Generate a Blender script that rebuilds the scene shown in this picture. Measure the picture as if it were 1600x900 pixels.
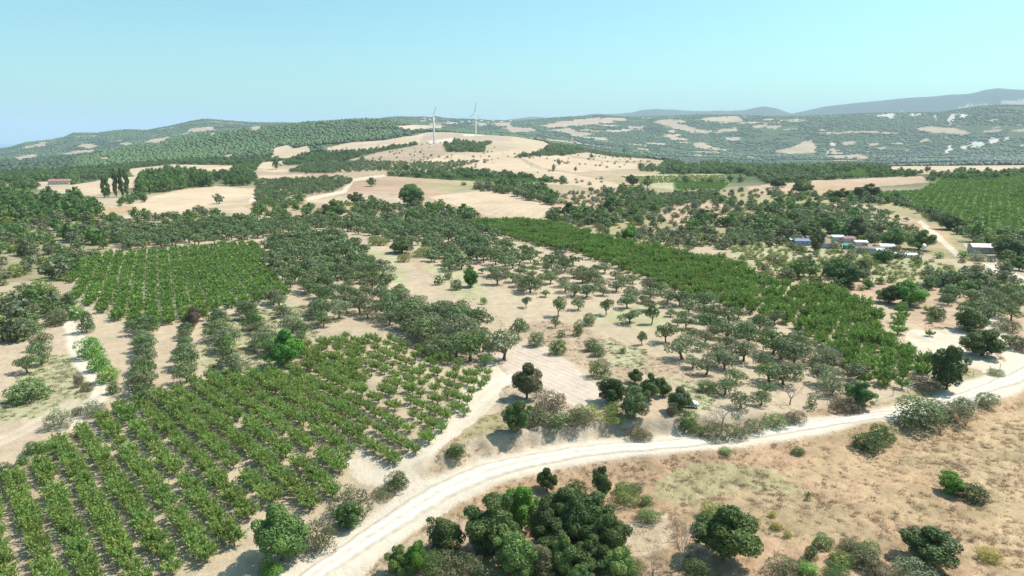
import bpy, math, random
import numpy as np

for o in list(bpy.data.objects):
    bpy.data.objects.remove(o, do_unlink=True)
scene = bpy.context.scene
COL = scene.collection

# ------------------------------------------------------------------ camera, sky, sun, exposure
CAMH, FPX, PITCH = 50.0, 1067.0, math.radians(12.2)
cam_d = bpy.data.cameras.new("camera")
cam_d.sensor_width = 36.0
cam_d.lens = 36.0 * FPX / 1600.0
cam_d.clip_start, cam_d.clip_end = 0.5, 80000.0
cam = bpy.data.objects.new("camera", cam_d)
cam.location = (0, 0, CAMH)
cam.rotation_euler = (math.pi / 2 - PITCH, 0, 0)
COL.objects.link(cam)
scene.camera = cam

SUN_EL, SUN_ROT = math.radians(54.0), math.radians(68.0)   # azimuth clockwise from +Y
world = bpy.data.worlds.new("World")
scene.world = world
world.use_nodes = True
wn = world.node_tree
bg = wn.nodes["Background"]
sky = wn.nodes.new("ShaderNodeTexSky")
sky.sky_type = 'NISHITA'
sky.sun_disc = False
sky.sun_elevation, sky.sun_rotation = SUN_EL, SUN_ROT
sky.altitude, sky.air_density, sky.dust_density, sky.ozone_density = 50, 1.0, 1.6, 1.0
tint = wn.nodes.new("ShaderNodeMix")
tint.data_type, tint.blend_type = 'RGBA', 'MULTIPLY'
tint.inputs[0].default_value = 1.0
tint.inputs[7].default_value = (0.67, 1.06, 0.98, 1)
wn.links.new(sky.outputs[0], tint.inputs[6])
wn.links.new(tint.outputs[2], bg.inputs[0])
bg.inputs[1].default_value = 0.132

sun_d = bpy.data.lights.new("sun", 'SUN')
sun_d.energy, sun_d.angle, sun_d.color = 4.8, math.radians(0.53), (1.0, 0.945, 0.85)
sun = bpy.data.objects.new("sun", sun_d)
sv = (math.cos(SUN_EL) * math.sin(SUN_ROT), math.cos(SUN_EL) * math.cos(SUN_ROT), math.sin(SUN_EL))
from mathutils import Vector
sun.rotation_euler = Vector(sv).to_track_quat('Z', 'Y').to_euler()
sun.location = (200, 100, 400)
COL.objects.link(sun)

vs = scene.view_settings
vs.view_transform, vs.look, vs.gamma, vs.use_curve_mapping = 'Standard', 'None', 1.0, False
vs.exposure = 0.44
HAZE_DENSITY = 5.6e-5
scene.cycles.max_bounces = 5
scene.cycles.diffuse_bounces = 2
scene.cycles.transmission_bounces = 2
scene.cycles.transparent_max_bounces = 8
scene.cycles.volume_bounces = 2
scene.cycles.use_denoising = True
scene.cycles.denoiser = 'OPENIMAGEDENOISE'
scene.cycles.denoising_prefilter = 'NONE'
scene.cycles.denoising_input_passes = 'RGB_ALBEDO_NORMAL'
scene.cycles.use_adaptive_sampling = False
scene.cycles.sample_clamp_indirect = 6.0

rng = np.random.default_rng(11)
cP, sP = math.cos(PITCH), math.sin(PITCH)

# ------------------------------------------------------------------ noise
_lat = np.random.default_rng(5).random((256, 256))
def vnoise(x, y):
    xi, yi = np.floor(x).astype(np.int64), np.floor(y).astype(np.int64)
    fx, fy = x - xi, y - yi
    fx, fy = fx * fx * (3 - 2 * fx), fy * fy * (3 - 2 * fy)
    a, b = xi & 255, yi & 255
    a1, b1 = (a + 1) & 255, (b + 1) & 255
    return (_lat[a, b] * (1 - fx) + _lat[a1, b] * fx) * (1 - fy) + (_lat[a, b1] * (1 - fx) + _lat[a1, b1] * fx) * fy
def fbm(x, y, n=4):
    s, a, t = 0, 0.5, 0
    for i in range(n):
        s = s + a * vnoise(x * 2 ** i + 17.3 * i, y * 2 ** i + 9.1 * i); t += a; a *= 0.5
    return s / t
def sstep(a, b, x):
    t = np.clip((x - a) / (b - a), 0, 1)
    return t * t * (3 - 2 * t)

# ------------------------------------------------------------------ terrain height
def pix_dir(x, y):
    cx, cy = (np.asarray(x, float) - 800) / FPX, (450 - np.asarray(y, float)) / FPX
    return cx, cP + sP * cy, -sP + cP * cy
def project(X, Y, Z):
    dz = Z - CAMH
    d = Y * cP - dz * sP
    u = Y * sP + dz * cP
    d = np.where(d > 1e-3, d, 1e-3)
    return 800 + FPX * X / d, 450 - FPX * u / d, d
KN = [
 (700, [(-150,308),(0,307),(150,303),(400,297),(600,294),(800,295),(1000,297),(1200,298),(1400,296),(1750,292)]),
 (1000,[(-150,290),(0,287),(200,280),(400,267),(600,264),(800,265),(1000,270),(1200,272),(1400,268),(1750,266)]),
 (1600,[(-150,276),(0,271),(150,262),(300,250),(430,246),(520,239),(600,231),(680,224),(800,222),(860,230),(950,244),(1050,254),(1200,262),(1400,260),(1750,257)]),
 (2200,[(-150,266),(0,262),(100,256),(200,246),(300,236),(400,226),(500,214),(560,211),(620,209.5),(700,208.5),(743,210),(800,213),(850,221),(950,241),(1050,252),(1200,263),(1400,261),(1750,258)]),
 (2900,[(-150,262),(0,254),(100,246),(200,232),(300,213),(400,200),(480,192),(560,186.5),(600,186.5),(640,195),(680,203),(743,210),(800,216),(900,237),(1000,250),(1200,261),(1750,258)]),
 (4400,[(-150,258),(0,250),(100,243),(200,236),(300,222),(400,212),(560,206),(640,203),(743,206),(850,212),(950,224),(1100,237),(1200,243),(1400,244),(1750,246)]),
 (7000,[(-150,242),(0,234),(20,230),(40,224),(60,221),(80,219),(100,215),(115,208.5),(150,208),(180,203.5),(200,202),(230,203),(270,197),(300,190.5),(320,187.5),(345,189),(400,192),(450,193),(500,196),(560,190),(600,186),(620,184),(650,185),(680,184),(700,187),(743,188),(800,189.5),(850,187),(900,184),(940,181),(980,183),(1050,182.5),(1100,180.5),(1150,181),(1200,182.5),(1300,181),(1370,178),(1470,177),(1500,172),(1530,167.5),(1560,165.5),(1620,166),(1750,172)]),
 (8500,[(-150,260),(0,250),(100,238),(300,212),(600,207),(800,207),(1000,200),(1200,197),(1400,196),(1600,188),(1750,190)]),
 (10500,[(-150,238),(60,238),(200,236),(700,234),(1000,225),(1750,215)]),
 (16000,[(-150,236),(700,236),(770,192),(800,187.5),(830,184.5),(860,186.5),(900,186),(925,180.5),(960,179.5),(985,177),(1005,172),(1025,170.5),(1050,171.5),(1075,174),(1100,175),(1130,174.5),(1160,174),(1180,170),(1195,168),(1215,172),(1237,179.5),(1255,176),(1290,167),(1330,161),(1370,157),(1420,152),(1470,149),(1510,145.5),(1540,139.5),(1560,137.5),(1590,139),(1620,141),(1750,150)]),
 (18500,[(-150,240),(700,240),(1000,200),(1200,195),(1600,160),(1750,165)]),
]
KR = np.array([30, 150, 300, 450] + [k[0] for k in KN], float)
KS = np.log(KR)
_az = np.radians(np.linspace(-44, 44, 1761))
def _knot_table():
    tab = np.zeros((len(KR), len(_az)))
    for i, (r, pts) in enumerate(KN):
        p = np.array(pts, float)
        xs = np.linspace(p[0, 0], p[-1, 0], 2400)
        ys = np.interp(xs, p[:, 0], p[:, 1])
        k = 9 if r >= 6000 else 61
        w = np.hanning(k + 2)[1:-1]; w /= w.sum()
        ys = np.convolve(np.pad(ys, k // 2, mode='edge'), w, mode='valid')
        dx, dy, dz = pix_dir(xs, ys)
        a = np.arctan2(dx, dy)
        z = CAMH + r * dz / np.hypot(dx, dy)
        o = np.argsort(a)
        tab[i + 4] = np.interp(_az, a[o], z[o])
    return tab
_tab = _knot_table()
def h0(X, Y):
    X, Y = np.asarray(X, float), np.asarray(Y, float)
    sh = X.shape; X, Y = X.ravel(), Y.ravel()
    r = np.maximum(np.hypot(X, Y), 31.0)
    a = np.arctan2(X, Y)
    q = np.clip((np.clip(a, _az[0], _az[-1]) - _az[0]) / (_az[1] - _az[0]), 0, len(_az) - 1.001)
    qi = q.astype(int); qf = q - qi
    s = np.clip(np.log(r), KS[0], KS[-1] - 1e-6)
    j = np.clip(np.searchsorted(KS, s, side='right') - 1, 0, len(KS) - 2)
    def zk(k):
        k = np.clip(k, 0, len(KS) - 1)
        return _tab[k, qi] * (1 - qf) + _tab[k, qi + 1] * qf
    z0, z1, zm, zp = zk(j), zk(j + 1), zk(j - 1), zk(j + 2)
    hh = KS[j + 1] - KS[j]
    hm = np.where(j > 0, KS[j] - KS[np.maximum(j - 1, 0)], hh)
    hp = np.where(j < len(KS) - 2, KS[np.minimum(j + 2, len(KS) - 1)] - KS[j + 1], hh)
    d0, dm, dp = (z1 - z0) / hh, (z0 - zm) / hm, (zp - z1) / hp
    def slope(a_, b_):
        return np.where(a_ * b_ > 0, 2 * a_ * b_ / np.where(np.abs(a_ + b_) < 1e-9, 1, a_ + b_), 0)
    m0 = np.where(j > 0, slope(dm, d0), 0); m1 = np.where(j < len(KS) - 2, slope(d0, dp), 0)
    t = (s - KS[j]) / hh
    z = z0 * (2 * t**3 - 3 * t**2 + 1) + hh * m0 * (t**3 - 2 * t**2 + t) + z1 * (-2 * t**3 + 3 * t**2) + hh * m1 * (t**3 - t**2)
    z = z * (1 - sstep(math.radians(70), math.radians(130), np.abs(a)))
    # relief of its own at every distance
    z = z + 0.9 * (fbm(X / 55 + 3, Y / 55, 3) - 0.5) * sstep(30, 90, r)
    far = sstep(1100, 4200, r) * (1 - 0.2 * sstep(8000, 10000, r))
    z = z + far * (26 * (fbm(X / 520 + 40, Y / 520 + 11, 4) - 0.5))
    z = z + sstep(11000, 15500, r) * 120 * (fbm(X / 1700 + 4, Y / 1700 + 1, 4) - 0.5)
    return z.reshape(sh)

def march(hf, x, y, r0=35, r1=18400, n=540):
    dx, dy, dz = pix_dir(x, y)
    dx, dy, dz = np.atleast_1d(dx), np.atleast_1d(dy), np.atleast_1d(dz)
    L = np.hypot(dx, dy); dx, dy, dz = dx / L, dy / L, dz / L
    R = np.exp(np.linspace(math.log(r0), math.log(r1), n))
    out = np.full(len(dx), r1 * 0.99)
    for c in range(0, len(dx), 400):
        sl = slice(c, c + 400)
        gap = CAMH + R[None] * dz[sl, None] - hf(R[None] * dx[sl, None], R[None] * dy[sl, None])
        hit = gap < 0
        k = np.argmax(hit, 1); ok = hit.any(1) & (k > 0)
        i = np.arange(len(k))
        g1, g0 = gap[i, k], gap[i, np.maximum(k - 1, 0)]
        t = g0 / np.where(np.abs(g0 - g1) < 1e-9, 1, g0 - g1)
        rr = R[np.maximum(k - 1, 0)] + t * (R[k] - R[np.maximum(k - 1, 0)])
        out[sl] = np.where(ok, rr, out[sl])
    return dx * out, dy * out

# ---- the road, cut into the slope
ROAD_N = [(300,1060),(380,985),(462,900),(570,826),(645,774),(700,745),(760,722),(850,704),(940,692),(1030,688),(1110,681),(1190,670),(1260,660),(1340,648),(1400,641),(1455,630),(1500,614),(1540,598),(1575,584),(1620,562),(1690,530)]
ROAD_S = [(330,1065),(420,990),(512,900),(622,832),(700,782),(755,755),(812,736),(880,721),(960,709),(1040,703),(1118,695),(1198,683),(1270,671),(1350,659),(1412,651),(1475,637),(1520,623),(1558,610),(1595,600),(1645,580),(1720,546)]
def unp(hf, pts):
    p = np.array(pts, float)
    X, Y = march(hf, p[:, 0], p[:, 1])
    return np.stack([X, Y], 1)
def resample(P, n):
    d = np.r_[0, np.cumsum(np.hypot(*np.diff(P, axis=0).T))]
    t = np.linspace(0, d[-1], n)
    # smooth through a Catmull-like double pass
    Q = np.stack([np.interp(t, d, P[:, k]) for k in (0, 1)], 1)
    w = np.hanning(2 * (n // 40) + 3)[1:-1]; w /= w.sum(); m = len(w) // 2
    out = []
    for k in (0, 1):
        e = np.r_[2 * Q[0, k] - Q[m:0:-1, k], Q[:, k], 2 * Q[-1, k] - Q[-2:-m - 2:-1, k]]
        out.append(np.convolve(e, w, mode='valid'))
    return np.stack(out, 1)
RN, RS = unp(h0, ROAD_N), unp(h0, ROAD_S)
NR = 420
RN, RS = resample(RN, NR), resample(RS, NR)
RC = 0.5 * (RN + RS)
RT = np.gradient(RC, axis=0); RT /= np.hypot(RT[:, 0], RT[:, 1])[:, None]
RW = 0.5 * np.hypot(*(RN - RS).T)
RNRM = np.stack([-RT[:, 1], RT[:, 0]], 1)            # to the north side of the road
RZ = np.convolve(np.pad(h0(RC[:, 0], RC[:, 1]), 10, mode='edge'), np.ones(21) / 21, mode='valid')
RPX = project(RC[:, 0], RC[:, 1], RZ)[0]
BANK = 1.9 * sstep(640, 720, RPX) * (1 - sstep(1180, 1300, RPX)) + 0.5 * sstep(1250, 1330, RPX) * (1 - sstep(1500, 1600, RPX)) + 0.25
def height(X, Y):
    X, Y = np.asarray(X, float), np.asarray(Y, float)
    z = h0(X, Y)
    sh = z.shape; x, y, zf = X.ravel(), Y.ravel(), z.ravel().copy()
    near = np.where((np.hypot(x, y) < 330) & (x > -75) & (y > 0) & (x < 190))[0]
    for c in range(0, len(near), 20000):
        i = near[c:c + 20000]
        d2 = (x[i, None] - RC[None, ::3, 0]) ** 2 + (y[i, None] - RC[None, ::3, 1]) ** 2
        k = np.argmin(d2, 1) * 3
        side = (x[i] - RC[k, 0]) * RNRM[k, 0] + (y[i] - RC[k, 1]) * RNRM[k, 1]
        dist = np.sqrt(d2.min(1))
        far_end = dist > np.abs(side) + 6
        w = RW[k]
        sw = np.exp(-(np.sqrt(d2) - dist[:, None]) / 4.0); sw /= sw.sum(1, keepdims=True)
        bank, rz = sw @ BANK[::3], sw @ RZ[::3]
        flat = 1 - sstep(w + 0.6, w + 5.0, dist)
        zz = zf[i] * (1 - flat) + rz * flat
        n1 = fbm(x[i] / 3.1, y[i] / 3.1, 3)
        up = bank * sstep(w + 0.9 + 1.5 * n1, w + 3.4 + 2.2 * n1, side) * (1 - sstep(14, 60, side))
        dn = -1.1 * sstep(w + 1.0, w + 7, -side) * (1 - sstep(15, 60, -side)) * (sw @ (sstep(560, 700, RPX[::3]) * (1 - sstep(1500, 1600, RPX[::3]))))
        zf[i] = np.where(far_end, zf[i], zz + up + dn)
    return zf.reshape(sh)

# ------------------------------------------------------------------ helpers for objects
def tag(o, label=None, cat=None, group=None, kind=None):
    if label: o["label"] = label
    if cat: o["category"] = cat
    if group: o["group"] = group
    if kind: o["kind"] = kind
    return o
def link(name, mesh, parent=None):
    o = bpy.data.objects.new(name, mesh)
    COL.objects.link(o)
    if parent is not None: o.parent = parent
    return o
def mesh_np(name, V, F, mat=None, attrs=None, smooth=False):
    V = np.asarray(V, np.float32); F = np.asarray(F, np.int32)
    me = bpy.data.meshes.new(name)
    me.vertices.add(len(V)); me.vertices.foreach_set("co", V.ravel())
    n, k = F.shape
    me.loops.add(n * k); me.loops.foreach_set("vertex_index", F.ravel())
    me.polygons.add(n)
    me.polygons.foreach_set("loop_start", np.arange(0, n * k, k, dtype=np.int32))
    me.polygons.foreach_set("loop_total", np.full(n, k, np.int32))
    me.polygons.foreach_set("use_smooth", np.full(n, bool(smooth)))
    for an, (ty, dat) in (attrs or {}).items():
        at = me.attributes.new(an, ty, 'POINT')
        at.data.foreach_set("color" if ty == 'FLOAT_COLOR' else "value", np.asarray(dat, np.float32).ravel())
    me.update(calc_edges=True)
    if mat: me.materials.append(mat)
    return me
class MB:
    """collects tri/quad pieces into one mesh"""
    def __init__(s): s.v, s.f = [], []
    def add(s, V, F):
        b = len(s.v); s.v += [tuple(v) for v in V]; s.f += [tuple(i + b for i in f) for f in F]; return s
    def box(s, c, d, rz=0.0, taper=1.0):
        x, y, z = d[0] / 2, d[1] / 2, d[2] / 2
        V = []
        for sz in (-1, 1):
            k = taper if sz > 0 else 1
            for sx, sy in ((-1, -1), (1, -1), (1, 1), (-1, 1)):
                px, py = sx * x * k, sy * y * k
                V.append((c[0] + px * math.cos(rz) - py * math.sin(rz), c[1] + px * math.sin(rz) + py * math.cos(rz), c[2] + sz * z))
        return s.add(V, [(3, 2, 1, 0), (4, 5, 6, 7), (0, 1, 5, 4), (1, 2, 6, 5), (2, 3, 7, 6), (3, 0, 4, 7)])
    def tube(s, pts, rad, n=6):
        P = [Vector(p) for p in pts]
        V, F = [], []
        for i, p in enumerate(P):
            t = (P[min(i + 1, len(P) - 1)] - P[max(i - 1, 0)]).normalized()
            a = t.orthogonal().normalized() if abs(t.z) < 0.95 else (Vector((1, 0, 0)) - t * t.x).normalized()
            b = t.cross(a)
            for k in range(n):
                g = 2 * math.pi * k / n
                V.append(p + (a * math.cos(g) + b * math.sin(g)) * rad[i])
        for i in range(len(P) - 1):
            for k in range(n):
                F.append((i * n + k, i * n + (k + 1) % n, (i + 1) * n + (k + 1) % n, (i + 1) * n + k))
        F.append(tuple(range(n))[::-1]); F.append(tuple((len(P) - 1) * n + k for k in range(n)))
        return s.add(V, F)
    def mesh(s, name, mat=None, smooth=False):
        me = bpy.data.meshes.new(name); me.from_pydata(s.v, [], s.f)
        if smooth: me.polygons.foreach_set("use_smooth", [True] * len(me.polygons))
        me.update()
        if mat: me.materials.append(mat)
        return me
    def build(s, name, mat, parent=None, smooth=False):
        return link(name, s.mesh(name, mat, smooth), parent)

# ------------------------------------------------------------------ materials
def nodes_of(name):
    m = bpy.data.materials.new(name); m.use_nodes = True
    return m, m.node_tree.nodes, m.node_tree.links, m.node_tree.nodes["Principled BSDF"]
def plain(name, col, rough=0.6, noise=0.12, scale=3.0, metal=0.0, bump=0.0):
    m, N, L, B = nodes_of(name)
    tc = N.new("ShaderNodeTexCoord")
    nz = N.new("ShaderNodeTexNoise"); nz.inputs["Scale"].default_value = scale; nz.inputs["Detail"].default_value = 5
    L.new(tc.outputs["Object"], nz.inputs["Vector"])
    mr = N.new("ShaderNodeMapRange"); mr.inputs[1].default_value, mr.inputs[2].default_value = 0.25, 0.75
    mr.inputs[3].default_value, mr.inputs[4].default_value = 1 - noise, 1 + noise
    L.new(nz.outputs[0], mr.inputs[0])
    mx = N.new("ShaderNodeMix"); mx.data_type, mx.blend_type = 'RGBA', 'MULTIPLY'; mx.inputs[0].default_value = 1
    mx.inputs[6].default_value = (*col, 1); L.new(mr.outputs[0], mx.inputs[7])
    L.new(mx.outputs[2], B.inputs["Base Color"])
    B.inputs["Roughness"].default_value = rough; B.inputs["Metallic"].default_value = metal
    if bump:
        bp = N.new("ShaderNodeBump"); bp.inputs["Strength"].default_value = bump; bp.inputs["Distance"].default_value = 0.1
        L.new(nz.outputs[0], bp.inputs["Height"]); L.new(bp.outputs[0], B.inputs["Normal"])
    return m
def foliage(name, dark, light, transl=0.22, rough=0.55, vary=0.16):
    m, N, L, B = nodes_of(name)
    at = N.new("ShaderNodeAttribute"); at.attribute_name = "tint"
    mx = N.new("ShaderNodeMix"); mx.data_type = 'RGBA'
    mx.inputs[6].default_value, mx.inputs[7].default_value = (*dark, 1), (*light, 1)
    L.new(at.outputs["Fac"], mx.inputs[0])
    oi = N.new("ShaderNodeObjectInfo")
    hs = N.new("ShaderNodeHueSaturation")
    for i, (out, lo, hi) in enumerate((("Hue", 0.485, 0.515), ("Value", 1 - vary, 1 + vary))):
        mr = N.new("ShaderNodeMapRange"); mr.inputs[3].default_value, mr.inputs[4].default_value = lo, hi
        if i == 0:
            mt = N.new("ShaderNodeMath"); mt.operation = 'FRACT'
            mm = N.new("ShaderNodeMath"); mm.operation = 'MULTIPLY'; mm.inputs[1].default_value = 7.31
            L.new(oi.outputs["Random"], mm.inputs[0]); L.new(mm.outputs[0], mt.inputs[0]); L.new(mt.outputs[0], mr.inputs[0])
        else:
            L.new(oi.outputs["Random"], mr.inputs[0])
        L.new(mr.outputs[0], hs.inputs[out])
    L.new(mx.outputs[2], hs.inputs["Color"]); L.new(hs.outputs[0], B.inputs["Base Color"])
    B.inputs["Roughness"].default_value = rough
    B.inputs["Specular IOR Level"].default_value = 0.3
    if transl > 0:
        tr = N.new("ShaderNodeBsdfTranslucent"); L.new(hs.outputs[0], tr.inputs["Color"])
        ms = N.new("ShaderNodeMixShader"); ms.inputs[0].default_value = transl
        L.new(B.outputs[0], ms.inputs[1]); L.new(tr.outputs[0], ms.inputs[2])
        L.new(ms.outputs[0], N["Material Output"].inputs["Surface"])
    return m
FOL = {
 'olive':  foliage('olive_leaf',  (.094, .138, .056), (.224, .292, .120), .34, vary=.22),
 'silver': foliage('silver_leaf', (.150, .172, .090), (.295, .320, .175), .34, vary=.22),
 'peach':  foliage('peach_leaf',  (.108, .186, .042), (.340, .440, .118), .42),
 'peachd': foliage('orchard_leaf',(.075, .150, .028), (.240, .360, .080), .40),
 'dark':   foliage('dark_leaf',   (.058, .100, .030), (.165, .220, .068), .34),
 'green':  foliage('green_leaf',  (.080, .150, .044), (.210, .320, .090), .36, vary=.24),
 'bright': foliage('bright_leaf', (.085, .205, .034), (.225, .410, .072), .40),
 'dull':   foliage('dull_leaf',   (.120, .126, .058), (.245, .245, .120), .32),
 'brown':  foliage('brown_leaf',  (.135, .108, .068), (.250, .200, .128), .28),
 'yellow': foliage('yellow_leaf', (.240, .245, .030), (.480, .450, .070), .36),
 'lime':   foliage('lime_leaf',   (.145, .195, .040), (.330, .370, .100), .38),
 'far':    foliage('far_leaf',    (.042, .068, .034), (.062, .094, .046), 0.0, vary=.10),
 'pine':   foliage('pine_leaf',   (.068, .122, .038), (.108, .168, .054), 0.0, vary=.10),
 'straw':  foliage('straw',       (.330, .222, .138), (.480, .345, .225), 0.3),
 'dryweed':foliage('dry_weed',    (.280, .192, .122), (.385, .280, .185), 0.3),
}
BARK = plain('bark', (.13, .105, .08), 0.9, 0.25, 6)
GREYBARK = plain('grey_bark', (.30, .27, .24), 0.9, 0.2, 6)

# ------------------------------------------------------------------ the ground sheet
SAND=(.440,.342,.242); PALE=(.560,.462,.362); STUB=(.500,.375,.265); BROWN=(.390,.285,.205); RED=(.400,.268,.190)
DRY=(.420,.285,.175); MEAD=(.385,.252,.160); OLG=(.330,.275,.155); GRN=(.105,.165,.045); FOR=(.070,.100,.042); WHITE=(.64,.58,.51)
PINK=(.455,.348,.250); DRYG=(.400,.360,.220); WOOD=(.300,.255,.155); BANKC=(.420,.335,.255); REDL=(.450,.315,.225); FAR=(.062,.092,.042)
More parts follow.
